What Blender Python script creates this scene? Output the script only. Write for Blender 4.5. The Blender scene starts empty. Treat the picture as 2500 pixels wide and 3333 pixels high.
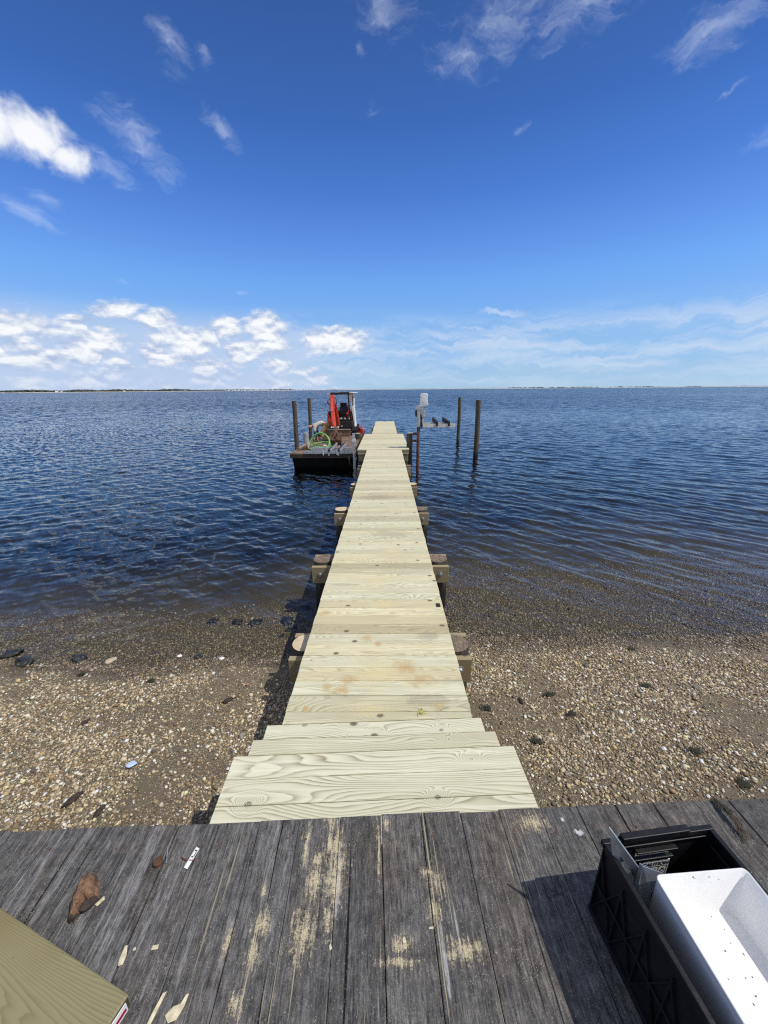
import bpy, math, random
import numpy as np
from mathutils import Vector, Matrix

random.seed(7)
RNG = np.random.default_rng(7)
S = bpy.context.scene
COL = S.collection
R = math.radians

# ------------------------------------------------------------------ object helpers
class MB:
    """collects shapes that become ONE mesh object"""
    def __init__(s): s.v = []; s.f = []; s.m = []; s.M = None
    def add(s, vs, fs, mi=0):
        n = len(s.v)
        if s.M is not None: vs = [s.M @ Vector(p) for p in vs]
        s.v += [tuple(p) for p in vs]
        s.f += [tuple(i + n for i in f) for f in fs]
        s.m += [mi] * len(fs)
        return s
    def box(s, c, d, rz=0, mi=0, M=None, rx=0, ry=0):
        x, y, z = d[0] / 2, d[1] / 2, d[2] / 2
        vs = [Vector(p) for p in ((-x,-y,-z),(x,-y,-z),(x,y,-z),(-x,y,-z),(-x,-y,z),(x,-y,z),(x,y,z),(-x,y,z))]
        m = M or (Matrix.Rotation(rz, 4, 'Z') @ Matrix.Rotation(ry, 4, 'Y') @ Matrix.Rotation(rx, 4, 'X'))
        return s.add([m @ p + Vector(c) for p in vs],
                     [(0,3,2,1),(4,5,6,7),(0,1,5,4),(1,2,6,5),(2,3,7,6),(3,0,4,7)], mi)
    def hexa(s, p8, mi=0):
        return s.add(p8, [(0,3,2,1),(4,5,6,7),(0,1,5,4),(1,2,6,5),(2,3,7,6),(3,0,4,7)], mi)
    def beam(s, p0, p1, w, h, up=(0,0,1), mi=0, w1=None, h1=None):
        p0, p1 = Vector(p0), Vector(p1); d = (p1 - p0).normalized(); u = Vector(up)
        r = d.cross(u)
        if r.length < 1e-4: r = d.cross(Vector((0,1,0)))
        r.normalize(); u = r.cross(d).normalized()
        w1 = w1 or w; h1 = h1 or h
        q = []
        for p, ww, hh in ((p0, w, h), (p1, w1, h1)):
            q += [p - r*ww/2 - u*hh/2, p + r*ww/2 - u*hh/2, p + r*ww/2 + u*hh/2, p - r*ww/2 + u*hh/2]
        return s.add(q, [(0,3,2,1),(4,5,6,7),(0,1,5,4),(1,2,6,5),(2,3,7,6),(3,0,4,7)], mi)
    def tube(s, pts, r, n=8, closed=False, mi=0, caps=True):
        pts = [Vector(p) for p in pts]; rs = r if isinstance(r, (list, tuple)) else [r] * len(pts)
        vs = []; fs = []; L = len(pts); pu = None
        for i, p in enumerate(pts):
            a = pts[(i-1) % L] if (closed or i > 0) else p
            b = pts[(i+1) % L] if (closed or i < L-1) else p
            d = (b - a).normalized()
            u = pu if pu is not None else (Vector((0,0,1)) if abs(d.z) < .9 else Vector((1,0,0)))
            u = (u - d * u.dot(d))
            if u.length < 1e-5: u = d.orthogonal()
            u.normalize(); pu = u; w = d.cross(u)
            for k in range(n):
                t = 2 * math.pi * k / n
                vs.append(p + (u * math.cos(t) + w * math.sin(t)) * rs[i])
        for i in range(L if closed else L - 1):
            j = (i + 1) % L
            for k in range(n):
                k2 = (k + 1) % n
                fs.append((i*n+k, i*n+k2, j*n+k2, j*n+k))
        if not closed and caps:
            fs.append(tuple(range(n-1, -1, -1))); fs.append(tuple((L-1)*n + k for k in range(n)))
        return s.add(vs, fs, mi)
    def cyl(s, p0, p1, r0, r1=None, n=20, mi=0, topmi=None):
        k0 = len(s.f); s.tube([p0, p1], [r0, r0 if r1 is None else r1], n, mi=mi)
        if topmi is not None: s.m[-1] = topmi
        return s
    def prism(s, poly, a, b, axis='y', mi=0):
        """polygon in the plane across `axis`, extruded from a to b"""
        def P(p, t): return {'y': (p[0], t, p[1]), 'x': (t, p[0], p[1]), 'z': (p[0], p[1], t)}[axis]
        n = len(poly)
        vs = [P(p, a) for p in poly] + [P(p, b) for p in poly]
        fs = [tuple(range(n)), tuple(range(2*n-1, n-1, -1))] + [(i, i+n, (i+1) % n + n, (i+1) % n) for i in range(n)]
        return s.add(vs, fs, mi)
    def sphere(s, c, r, nu=12, nv=8, mi=0, M=None):
        r = r if isinstance(r, (tuple, list)) else (r, r, r)
        vs = []; fs = []; M = M or Matrix.Identity(4)
        for j in range(1, nv):
            th = math.pi * j / nv
            for i in range(nu):
                ph = 2 * math.pi * i / nu
                vs.append(M @ Vector((r[0]*math.sin(th)*math.cos(ph), r[1]*math.sin(th)*math.sin(ph), r[2]*math.cos(th))) + Vector(c))
        a = len(vs); vs.append(M @ Vector((0,0,r[2])) + Vector(c)); vs.append(M @ Vector((0,0,-r[2])) + Vector(c))
        for j in range(nv-2):
            for i in range(nu):
                i2 = (i+1) % nu; fs.append((j*nu+i, (j+1)*nu+i, (j+1)*nu+i2, j*nu+i2))
        for i in range(nu):
            fs.append((a, i, (i+1) % nu)); fs.append((a+1, (nv-2)*nu+(i+1) % nu, (nv-2)*nu+i))
        return s.add(vs, fs, mi)
    def build(s, name, mat, parent=None, smooth=False, bevel=0, seg=2, fixn=True):
        me = bpy.data.meshes.new(name); me.from_pydata(s.v, [], s.f)
        mats = mat if isinstance(mat, (list, tuple)) else [mat]
        for m in mats: me.materials.append(m)
        if len(mats) > 1: me.polygons.foreach_set('material_index', s.m)
        if fixn:
            import bmesh
            bm = bmesh.new(); bm.from_mesh(me); bmesh.ops.recalc_face_normals(bm, faces=bm.faces); bm.to_mesh(me); bm.free()
        o = bpy.data.objects.new(name, me); COL.objects.link(o)
        if smooth:
            me.polygons.foreach_set('use_smooth', [True] * len(me.polygons))
            if smooth != 'all': me.set_sharp_from_angle(angle=R(38))
        if bevel:
            b = o.modifiers.new('bevel', 'BEVEL'); b.width = bevel; b.segments = seg; b.limit_method = 'ANGLE'
        if parent is not None:
            o.parent = parent; o.location = -Vector(parent.get('base', (0, 0, 0)))
        return o

def tag(o, label, cat, group=None, kind=None):
    if label: o['label'] = label
    if cat: o['category'] = cat
    if group: o['group'] = group
    if kind: o['kind'] = kind
    return o
def thing(name, loc, label, cat, group=None):
    o = bpy.data.objects.new(name, None); COL.objects.link(o); o.location = loc; o.empty_display_size = .2
    o['base'] = tuple(loc)
    return tag(o, label, cat, group)
def reparent(o, parent):
    """child of a part (sub-part): both share world-space vertices"""
    o.parent = parent; o.location = (0, 0, 0); return o
def dup(root, loc, label=None, rz=0.0):
    r = root.copy(); COL.objects.link(r); r.location = loc; r.rotation_euler = (0, 0, rz)
    if label: r['label'] = label
    for ch in list(root.children):
        c = ch.copy(); COL.objects.link(c); c.parent = r
        for g in list(ch.children):
            d = g.copy(); COL.objects.link(d); d.parent = c
    return r
def np_mesh(name, verts, faces, mat, smooth=True):
    """numpy vertices (n,3) and faces (m,k) of equal size"""
    me = bpy.data.meshes.new(name); n = len(verts); m, k = faces.shape
    me.vertices.add(n); me.vertices.foreach_set('co', np.ascontiguousarray(verts, dtype=np.float32).ravel())
    me.loops.add(m * k); me.loops.foreach_set('vertex_index', np.ascontiguousarray(faces, dtype=np.int32).ravel())
    me.polygons.add(m); me.polygons.foreach_set('loop_start', np.arange(0, m * k, k, dtype=np.int32))
    me.update(calc_edges=True)
    me.polygons.foreach_set('use_smooth', np.full(m, smooth, dtype=bool))
    me.materials.append(mat)
    o = bpy.data.objects.new(name, me); COL.objects.link(o); return o

# ------------------------------------------------------------------ node helpers
class NT:
    def __init__(s, tree): s.t = tree; s.n = tree.nodes; s.l = tree.links
    def node(s, typ, ins=None, **pr):
        n = s.n.new(typ)
        for k, v in pr.items(): setattr(n, k, v)
        for k, v in (ins or {}).items(): s.set(n.inputs[k], v)
        return n
    def set(s, sock, v):
        if isinstance(v, bpy.types.NodeSocket): s.l.new(v, sock)
        else:
            if isinstance(v, (tuple, list)) and len(v) == 3 and sock.type == 'RGBA': v = (*v, 1)
            sock.default_value = v
    def M(s, op, a, b=0.0, c=0.0, clamp=False):
        return s.node('ShaderNodeMath', {0: a, 1: b, 2: c}, operation=op, use_clamp=clamp).outputs[0]
    def V(s, op, a, b=(0,0,0)):
        n = s.node('ShaderNodeVectorMath', {0: a, 1: b}, operation=op)
        return n.outputs['Value'] if op in ('LENGTH', 'DOT_PRODUCT', 'DISTANCE') else n.outputs[0]
    def xyz(s, v): n = s.node('ShaderNodeSeparateXYZ', {0: v}); return n.outputs
    def comb(s, x, y, z=0.0): return s.node('ShaderNodeCombineXYZ', {0: x, 1: y, 2: z}).outputs[0]
    def noise(s, vec, scale=1.0, detail=3.0, rough=.5, dist=0.0, dim='3D', color=False):
        n = s.node('ShaderNodeTexNoise', {'Vector': vec, 'Scale': scale, 'Detail': detail, 'Roughness': rough, 'Distortion': dist}, noise_dimensions=dim)
        return n.outputs['Color' if color else 0]
    def voro(s, vec, scale=1.0, out='Distance', feature='F1', dim='3D', rnd=1.0):
        return s.node('ShaderNodeTexVoronoi', {'Vector': vec, 'Scale': scale, 'Randomness': rnd}, feature=feature, voronoi_dimensions=dim).outputs[out]
    def ss(s, x, a, b, lo=0.0, hi=1.0):
        return s.node('ShaderNodeMapRange', {0: x, 1: a, 2: b, 3: lo, 4: hi}, interpolation_type='SMOOTHSTEP').outputs[0]
    def lin(s, x, a, b, lo=0.0, hi=1.0):
        return s.node('ShaderNodeMapRange', {0: x, 1: a, 2: b, 3: lo, 4: hi}).outputs[0]
    def mix(s, f, a, b, mode='MIX'):
        n = s.node('ShaderNodeMix', data_type='RGBA', blend_type=mode)
        s.set(n.inputs[0], f); s.set(n.inputs[6], a); s.set(n.inputs[7], b); return n.outputs[2]
    def ramp(s, f, stops, interp='LINEAR'):
        n = s.node('ShaderNodeValToRGB', {0: f}); e = n.color_ramp.elements; n.color_ramp.interpolation = interp
        while len(e) < len(stops): e.new(.5)
        for i, (p, c) in enumerate(stops): e[i].position = p; e[i].color = (*c, 1)
        return n.outputs[0]
    def bump(s, h, strength=.3, dist=.01, normal=None):
        ins = {'Strength': strength, 'Distance': dist, 'Height': h}
        if normal is not None: ins['Normal'] = normal
        return s.node('ShaderNodeBump', ins).outputs[0]
    def obj(s): return s.node('ShaderNodeTexCoord').outputs['Object']
    def attr(s, name, out='Vector'): return s.node('ShaderNodeAttribute', attribute_name=name).outputs[out]
    def blobs(s, vec, lst):
        """1 at the middle of the nearest ellipse, 0 at its rim; lst of (x, y, rx, ry)"""
        m = None
        for (x, y, rx, ry) in lst:
            q = s.node('ShaderNodeMapping', {'Vector': vec, 'Location': (x, y, 0), 'Scale': (rx, ry, 1e3)}, vector_type='TEXTURE').outputs[0]
            d = s.V('LENGTH', q); m = d if m is None else s.M('MINIMUM', m, d)
        return s.M('SUBTRACT', 1.0, m)

def new_mat(name):
    m = bpy.data.materials.new(name); m.use_nodes = True; t = NT(m.node_tree); t.n.clear()
    out = t.node('ShaderNodeOutputMaterial'); return m, t, out
def principled(t, out, col, rough=.6, metal=0.0, normal=None, spec=.5, **kw):
    ins = {'Base Color': col, 'Roughness': rough, 'Metallic': metal, 'Specular IOR Level': spec}
    if normal is not None: ins['Normal'] = normal
    ins.update(kw)
    b = t.node('ShaderNodeBsdfPrincipled', ins); t.l.new(b.outputs[0], out.inputs[0]); return b

def paint(name, col, rough=.5, metal=0.0, var=.15, vscale=6.0, dirt=None, dirt_amt=.35, bump=0.0, bscale=80.0, spec=.5):
    """painted / plastic / metal surface with uneven tone and patches of dirt"""
    m, t, out = new_mat(name); p = t.obj()
    n1 = t.noise(p, vscale, 5, .6); c = t.mix(t.ss(n1, .3, .7), tuple(x*(1-var) for x in col), tuple(min(1, x*(1+var)) for x in col))
    if dirt:
        n2 = t.noise(p, vscale*2.3, 8, .7, .6)
        c = t.mix(t.M('MULTIPLY', t.ss(n2, .5, .72), dirt_amt), c, dirt)
    r = t.lin(n1, 0, 1, max(.05, rough-.12), min(1, rough+.12))
    nm = t.bump(t.noise(p, bscale, 4, .6), bump, .004) if bump else None
    principled(t, out, c, r, metal, nm, spec); return m

# ------------------------------------------------------------------ wood
def grain(t, u, v, seed, freq=9.0, knots=True, w=None, us=.75, vs=4.2, at=None):
    """flat-sawn grain: the contour lines of a noise field stretched along the board"""
    P = t.comb(t.M('MULTIPLY_ADD', u, us, t.M('MULTIPLY', seed, 37.0)), t.M('MULTIPLY_ADD', v, vs, t.M('MULTIPLY', seed, 91.0)), t.M('MULTIPLY', seed, 13.0) if w is None else w)
    f = t.noise(P, 1.0, 2.0, .42)
    f = t.M('ADD', f, t.M('MULTIPLY', t.M('ABSOLUTE', t.M('ADD', v, t.M('MULTIPLY', t.M('SUBTRACT', seed, .5), .12))), 1.4))
    fine = t.noise(t.comb(t.M('MULTIPLY', u, 5), t.M('MULTIPLY', v, 60), seed), 1.0, 2, .5)
    f = t.M('ADD', f, t.M('MULTIPLY', fine, .012))
    core = None
    if knots:
        kp = t.comb(t.M('MULTIPLY_ADD', u, 1.5, t.M('MULTIPLY', seed, 51.7)), t.M('MULTIPLY_ADD', v, 2.1, t.M('MULTIPLY', seed, 73.3)), 0.0)
        d = t.voro(kp, 1.0, dim='2D')
        f = t.M('ADD', f, t.M('MULTIPLY', t.M('POWER', 2.718, t.M('MULTIPLY', t.M('MULTIPLY', d, d), -160.0)), .5))
        core = t.ss(t.M('ADD', d, t.M('MULTIPLY', t.M('SUBTRACT', fine, .5), .012)), .05, .018)
    for (kx, ky, kr, ringy) in (at or []):
        q = t.node('ShaderNodeMapping', {'Vector': t.obj(), 'Location': (kx, ky, 0), 'Rotation': (0,0,.2), 'Scale': (kr*1.3, kr, 1e3)}, vector_type='TEXTURE').outputs[0]
        d = t.V('LENGTH', q); f = t.M('ADD', f, t.M('MULTIPLY', t.M('POWER', 2.718, t.M('MULTIPLY', t.M('MULTIPLY', d, d), -.16)), .24))
        if ringy: core = t.M('MAXIMUM', core, t.M('MULTIPLY', t.ss(t.M('ADD', d, t.M('MULTIPLY', fine, .25)), 1.2, .85), t.M('MULTIPLY_ADD', t.M('SINE', t.M('MULTIPLY', d, 15.0)), .3, .62)))
    x = t.M('FRACT', t.M('MULTIPLY', f, freq))
    late = t.M('MULTIPLY', t.M('POWER', x, 2.7), t.ss(x, 1.0, .86))
    late = t.M('MULTIPLY', late, t.lin(t.noise(t.comb(t.M('MULTIPLY', u, 1.6), t.M('MULTIPLY', v, 16), t.M('MULTIPLY', seed, 29.0)), 1.0, 2, .5), .3, .7, .55, 1.35))
    return late, core, fine

def lumber_mat(name, early, late, late_amt=.62, brown=(.30,.22,.13), freq=30.0, knots=True, us=.75, vs=4.2, streak=.85, per_board=True, axis='x', dust=None, rough=.62, tint=.25, at=None):
    m, t, out = new_mat(name); p = t.obj(); X = t.xyz(p)
    if per_board:
        a = t.xyz(t.attr('brd')); yc, seed, tn = a[0], a[1], a[2]
        u = X[0]; v = t.M('ADD', t.M('SUBTRACT', X[1], yc), X[2])
    else:
        a = t.xyz(t.attr('brd')); seed = .37; tn = t.noise(p, 1.3, 2, .5)
        u = X[0] if axis == 'x' else (X[2] if axis == 'z' else X[1])
        v = t.M('ADD', X[1] if axis != 'y' else X[0], X[2] if axis != 'z' else X[0])
    if per_board:
        br = t.ramp(t.M('FRACT', t.M('MULTIPLY', seed, 7.31)), [(0,(.66,.62,.55)),(.14,(.82,.785,.72)),(.34,(.94,.925,.89)),(1,(1.03,1.02,1.0))])
    g, core, fine = grain(t, u, v, seed, freq, knots, us=us, vs=vs, at=at)
    e2 = tuple(c*k for c, k in zip(early, (.99, .965, .84))); e1 = tuple(c*k for c, k in zip(early, (.97, 1.0, .95)))
    base = t.mix(t.ss(tn, .15, .85), e1, e2)
    big = t.noise(p, 3.0, 3, .5)
    base = t.mix(t.M('MULTIPLY', t.ss(big, .4, .75), tint), base, tuple(c*k for c, k in zip(early, (.80, .72, .58))))
    if per_board: base = t.mix(1.0, base, br, 'MULTIPLY')
    c = t.mix(t.M('MULTIPLY', g, late_amt), base, t.mix(t.ss(tn, .3, .9), late, tuple(x*1.15 for x in brown)))
    if per_board:
        s1 = t.noise(t.comb(t.M('MULTIPLY', u, 2.6), t.M('MULTIPLY', v, 120), t.M('MULTIPLY', seed, 77.0)), 1, 3, .6); s2 = t.noise(t.comb(t.M('MULTIPLY', u, 1.3), t.M('MULTIPLY', v, 34), t.M('MULTIPLY', seed, 61.0)), 1, 3, .6)
        c = t.mix(t.M('MULTIPLY', t.ss(s1, .56, .70), streak), c, tuple(x*.55 for x in early)); c = t.mix(t.M('MULTIPLY', t.ss(s2, .52, .72), streak*.8), c, tuple(x*y for x, y in zip(early, (.70,.68,.64))))
        c = t.mix(t.M('MULTIPLY', t.ss(s2, .46, .30), .5), c, tuple(min(1, x*1.12) for x in early))
    c = t.mix(t.M('MULTIPLY', t.ss(fine, .55, .8), .22), c, tuple(x*.72 for x in early))
    c = t.mix(t.M('MULTIPLY', core, .85), c, (.085, .062, .035)) if knots else c
    specks = t.voro(p, 55, 'Distance'); c = t.mix(t.M('MULTIPLY', t.ss(specks, .10, .05), t.ss(t.noise(p, 9, 2), .52, .66)), c, (.10,.075,.045))
    if dust:
        b = t.blobs(p, dust[0]); n = t.noise(p, 55, 5, .75); n2 = t.noise(p, 14, 4, .6)
        gr = t.noise(p, 210, 2, .7); mk = t.ss(t.M('ADD', b, t.M('ADD', t.M('MULTIPLY', t.M('SUBTRACT', gr, .5), 2.2), t.M('ADD', t.M('MULTIPLY', t.M('SUBTRACT', n, .5), 1.5), t.M('MULTIPLY', t.M('SUBTRACT', n2, .5), 1.8)))), .12, .75)
        c = t.mix(t.M('MULTIPLY', mk, .82), c, t.mix(n, (.38,.25,.105), (.58,.43,.21)))
        b = t.blobs(p, dust[1]); mk = t.ss(t.M('ADD', b, t.M('MULTIPLY', t.M('SUBTRACT', n, .5), 3.2)), .55, .95)
        c = t.mix(t.M('MULTIPLY', mk, .55), c, (.66,.54,.26))
        b = t.blobs(p, dust[2]); mk = t.ss(t.M('ADD', b, t.M('MULTIPLY', t.M('SUBTRACT', n2, .5), 2.0)), .1, .6)
        c = t.mix(t.M('MULTIPLY', mk, .35), c, (.22,.19,.14))
    h = t.M('ADD', t.M('MULTIPLY', g, -.5), t.M('MULTIPLY', fine, .6))
    principled(t, out, c, t.lin(fine, .2, .8, rough-.05, rough+.12), 0, t.bump(h, .25, .0025), .35)
    return m

def weathered_mat(name, dust):
    m, t, out = new_mat(name); p = t.obj(); X = t.xyz(p); a = t.xyz(t.attr('brd')); seed = a[1]; xc = a[0]
    u = X[1]; v = t.M('SUBTRACT', X[0], xc); so = t.M('MULTIPLY', seed, 57.0)
    w0 = t.noise(t.comb(t.M('MULTIPLY', u, 2.2), t.M('MULTIPLY', v, 9), so), 1, 2, .5)
    vv = t.M('ADD', v, t.M('MULTIPLY', t.M('SUBTRACT', w0, .5), .02))
    f1 = t.noise(t.comb(t.M('MULTIPLY', u, 26), t.M('MULTIPLY', vv, 190), so), 1, 4, .75)
    f2 = t.noise(t.comb(t.M('MULTIPLY', u, 5.5), t.M('MULTIPLY', vv, 75), so), 1, 4, .65)
    f3 = t.noise(t.comb(t.M('MULTIPLY', u, 2.0), t.M('MULTIPLY', vv, 26), t.M('ADD', so, 9.0)), 1, 2, .5)
    gr = t.noise(p, 260, 3, .8); gr2 = t.noise(p, 70, 4, .7)
    k = t.M('ADD', t.M('MULTIPLY', f1, .50), t.M('ADD', t.M('MULTIPLY', f2, .30), t.M('ADD', t.M('MULTIPLY', gr, .30), t.M('MULTIPLY_ADD', t.noise(p, 26, 5, .7), .32, -.11))))
    c = t.ramp(k, [(.36, (.011,.0105,.0105)), (.50, (.044,.042,.041)), (.62, (.112,.108,.103)), (.80, (.29,.28,.265))])
    c = t.mix(1.0, c, (.78,.77,.755), 'MULTIPLY')
    tone = t.M('MULTIPLY_ADD', a[2], .28, .95)
    c = t.mix(1.0, c, t.node('ShaderNodeCombineColor', {0: tone, 1: tone, 2: tone}).outputs[0], 'MULTIPLY')
    # brownish worn zones and lighter silver splinters
    zz = t.noise(p, 3.2, 4, .6)
    c = t.mix(t.M('MULTIPLY', t.ss(zz, .45, .7), .45), c, t.mix(1.0, c, (1.0, .78, .60), 'MULTIPLY'))
    spl = t.M('MULTIPLY', t.ss(f3, .70, .73), t.ss(f1, .30, .55))
    side = t.ss(X[0], .05, -.75)
    spl2 = t.M('MULTIPLY', t.M('MULTIPLY', t.ss(t.noise(t.comb(t.M('MULTIPLY', u, 3.0), t.M('MULTIPLY', vv, 38), t.M('ADD', so, 3.0)), 1, 3, .6), .52, .66), side), t.ss(f1, .35, .6))
    c = t.mix(t.M('MULTIPLY', t.M('MAXIMUM', spl, t.M('MULTIPLY', spl2, .5)), .8), c, t.mix(gr2, (.25,.25,.26), (.52,.51,.50)))
    # splits
    cr = t.noise(t.comb(t.M('MULTIPLY', u, 1.3), t.M('MULTIPLY', vv, 75), t.M('ADD', so, 21.0)), 1, 2, .5)
    crk = t.ss(cr, .335, .29); c = t.mix(crk, c, (.006,.006,.006))
    # mottled lichen grit
    sp = t.voro(p, 190, 'Distance'); c = t.mix(t.M('MULTIPLY', t.ss(sp, .36, .16), t.ss(t.M('ADD', gr2, t.M('MULTIPLY', t.noise(p, 9, 3, .6), .5)), .70, .92)), c, (.27,.26,.22))
    # sawdust
    b = t.blobs(p, dust); st = t.noise(t.comb(t.M('MULTIPLY', u, 14), t.M('MULTIPLY', v, 150), so), 1, 3, .6)
    mk = t.ss(t.M('ADD', b, t.M('ADD', t.M('MULTIPLY', t.M('SUBTRACT', st, .5), 2.6), t.M('ADD', t.M('MULTIPLY', t.M('SUBTRACT', gr, .5), 1.6), t.M('MULTIPLY', t.M('SUBTRACT', gr2, .5), 2.2)))), .15, 1.15)
    c = t.mix(t.M('MULTIPLY', mk, t.ss(t.noise(p, 420, 2, .7), .30, .58, .35, 1.0)), c, t.mix(gr, (.40,.32,.18), (.74,.64,.42)))
    wm = t.ss(t.M('ADD', t.blobs(p, WHITE_L), t.M('MULTIPLY', t.M('SUBTRACT', gr2, .5), 2.4)), .2, .7); c = t.mix(t.M('MULTIPLY', wm, .8), c, (.62,.63,.65))
    ln = t.M('MULTIPLY', t.ss(t.noise(t.comb(t.M('MULTIPLY', u, 2.0), t.M('MULTIPLY', v, 130), t.M('ADD', so, 5.0)), 1, 2, .5), .665, .70), t.M('MULTIPLY', t.ss(X[0], -.75, -.3), t.ss(X[0], .75, .3)))
    c = t.mix(t.M('MULTIPLY', ln, .7), c, (.42,.36,.22))
    sp2 = t.voro(p, 120, 'Distance'); c = t.mix(t.M('MULTIPLY', t.ss(sp2, .13, .07), t.ss(t.noise(p, 7, 3), .45, .6)), c, (.50,.44,.29))
    h = t.M('SUBTRACT', t.M('ADD', t.M('MULTIPLY', f1, .9), t.M('ADD', t.M('MULTIPLY', f2, .5), t.M('MULTIPLY', gr, .25))), t.M('MULTIPLY', crk, .8))
    principled(t, out, c, .82, 0, t.bump(h, .75, .004), .25)
    return m

def pile_mat(name, dark=(.020,.017,.012), light=(.10,.082,.055), wet=.34):
    m, t, out = new_mat(name); p = t.obj(); X = t.xyz(p)
    n = t.noise(t.comb(t.M('MULTIPLY', X[0], 40), t.M('MULTIPLY', X[1], 40), t.M('MULTIPLY', X[2], 2.2)), 1, 4, .65)
    n2 = t.noise(p, 5, 5, .6)
    c = t.mix(t.ss(n, .3, .75), dark, light); c = t.mix(t.ss(n2, .4, .8, 0, .6), c, (.060,.066,.034))
    w = t.ss(t.M('ADD', X[2], t.M('MULTIPLY', n2, .25)), wet + .16, wet - .05)
    c = t.mix(w, c, t.mix(n, (.006,.006,.005), (.022,.021,.016)))
    principled(t, out, c, t.lin(w, 0, 1, .8, .35), 0, t.bump(n, .6, .01)); return m

def cut_mat(name, a, b):
    m, t, out = new_mat(name); p = t.obj(); X = t.xyz(p)
    n = t.noise(p, 22, 5, .6, 1.0); w = t.noise(t.comb(t.M('MULTIPLY', X[0], 60), t.M('MULTIPLY', X[1], 12), X[2]), 1, 3, .6)
    c = t.mix(t.ss(t.M('ADD', n, t.M('MULTIPLY', w, .6)), .55, 1.05), a, b)
    principled(t, out, c, .75, 0, t.bump(w, .4, .004)); return m

W_DUST = ([(.19,2.40,.13,.10),(.30,2.26,.13,.09),(-.22,2.27,.08,.06),(-.25,2.17,.09,.06),(-.11,2.76,.06,.06),(-.02,2.69,.04,.06),(-.53,3.15,.09,.06),(-.48,2.01,.035,.03),(-.37,2.2,.05,.05),(.40,2.03,.05,.05)],
          [(0,2.35,.42,.38),(-.05,2.0,.30,.16),(.05,3.3,.30,.25),(-.05,3.8,.3,.3),(.15,4.6,.35,.3)],
          [(.33,2.08,.22,.07),(.42,2.78,.12,.07),(.1,5.2,.5,.2),(-.1,7.2,.5,.3)])
OD = [(-.145,.985,.020,.05),(-.125,.90,.034,.07),(-.112,.79,.030,.07),(-.118,.715,.018,.05),(-.175,.80,.032,.05),(-.10,.85,.03,.02),(-.175,.86,.02,.03),
      (.192,.826,.032,.012),(.215,.795,.020,.04),(.055,.973,.012,.02),(-.31,.70,.045,.05),(-.32,.64,.03,.06),(.275,.645,.05,.026),(.24,.635,.03,.012),(.31,.65,.02,.012),
      (.091,.62,.045,.010),(.10,.655,.03,.02),(-.19,.68,.035,.06),(-.331,.779,.016,.03),(-.333,.545,.03,.04),(.586,.972,.05,.03),(.20,.73,.02,.03),(.03,.88,.006,.10),(-.40,.66,.02,.06),(-.22,.90,.012,.08)]
TH = R(2.3); ORG = Vector((0, 1.0, 1.316))
def to_old(x, y):
    d = Vector((x, y, 0)) - Vector((ORG.x, ORG.y, 0)); q = Matrix.Rotation(-TH, 3, 'Z') @ d; return q.x, q.y
OD_L = [(*to_old(x, y), rx*(1.5 if x > -.25 else .85), ry*(1.4 if x > -.25 else .85)) for x, y, rx, ry in OD]
WHITE_L = [(*to_old(.738,.946), .020, .016), (*to_old(.70,.985), .008, .010)]

NEW = (.67,.635,.465)
m_deck = lumber_mat('new pressure treated decking', NEW, (.20,.165,.09), .85, freq=38, dust=W_DUST)
m_flare = lumber_mat('fresh green tinted decking', (.70,.675,.525), (.235,.185,.105), 1.0, freq=33, tint=.08, vs=3.8, streak=.22, at=[(-.655,1.40,.017,1),(.32,1.434,.014,1),(.434,1.77,.016,0),(.538,1.638,.018,0),(-.462,1.885,.016,1),(.395,1.844,.012,1)])
m_beam = lumber_mat('treated cross beam timber', (.34,.275,.175), (.15,.115,.068), .6, per_board=False, freq=16)
m_rim = lumber_mat('treated rim board', (.48,.40,.265), (.25,.20,.12), .5, per_board=False, freq=16)
m_block = lumber_mat('dull green treated plank', (.255,.222,.122), (.085,.080,.040), .8, brown=(.13,.115,.06), per_board=False, freq=135, tint=.95, knots=False, us=.36, vs=2.7)
m_old = weathered_mat('weathered grey decking', OD_L)
m_oldside = paint('dark weathered timber', (.06,.055,.05), .9, var=.5, vscale=14, bump=.5)
m_pile = pile_mat('dark wet piling')
m_pile2 = pile_mat('brown treated piling', (.040,.032,.022), (.135,.105,.068), .22)
m_cut1 = cut_mat('orange brown sawn pile top', (.085,.058,.04), (.25,.19,.13))
m_cut2 = cut_mat('cream sawn pile top', (.50,.38,.23), (.62,.52,.36))
m_galv = paint('galvanised steel', (.50,.53,.55), .42, .75, .25, 14, (.72,.74,.75), .5, .1)
m_alu = paint('mill aluminium', (.55,.56,.57), .45, .6, .15, 6, (.25,.24,.22), .35)
m_alud = paint('dull weathered aluminium', (.66,.64,.60), .55, .15, .12, 9, (.32,.28,.22), .5)
m_blackp = paint('black crate plastic', (.006,.006,.0075), .46, 0, .4, 9, (.03,.029,.031), .5, .12, 120, spec=.28)
m_white = paint('white tray plastic', (.75,.745,.73), .38, 0, .03, 5, (.52,.52,.52), .25)
m_rust = paint('rusty digging steel', (.115,.055,.030), .8, .1, .5, 9, (.035,.022,.016), .8, .5)
m_rustp = paint('rust red pipe', (.13,.055,.033), .75, .1, .5, 7, (.05,.033,.027), .8, .4)
m_orange = paint('orange machine paint', (.56,.055,.020), .38, 0, .15, 5, (.16,.05,.025), .4)
m_black = paint('black machine paint', (.012,.012,.013), .45, 0, .3, 6, (.05,.045,.04), .4)
m_seat = paint('black seat vinyl', (.015,.015,.017), .55, 0, .3, 6)
m_rubber = paint('black rubber', (.014,.013,.012), .8, 0, .3, 12, (.07,.055,.04), .5)
m_wpaint = paint('white machine paint', (.78,.78,.76), .4, 0, .04, 4, (.5,.46,.4), .25)
m_sticker = paint('pale sticker', (.75,.75,.72), .5, 0, .05, 30)
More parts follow.
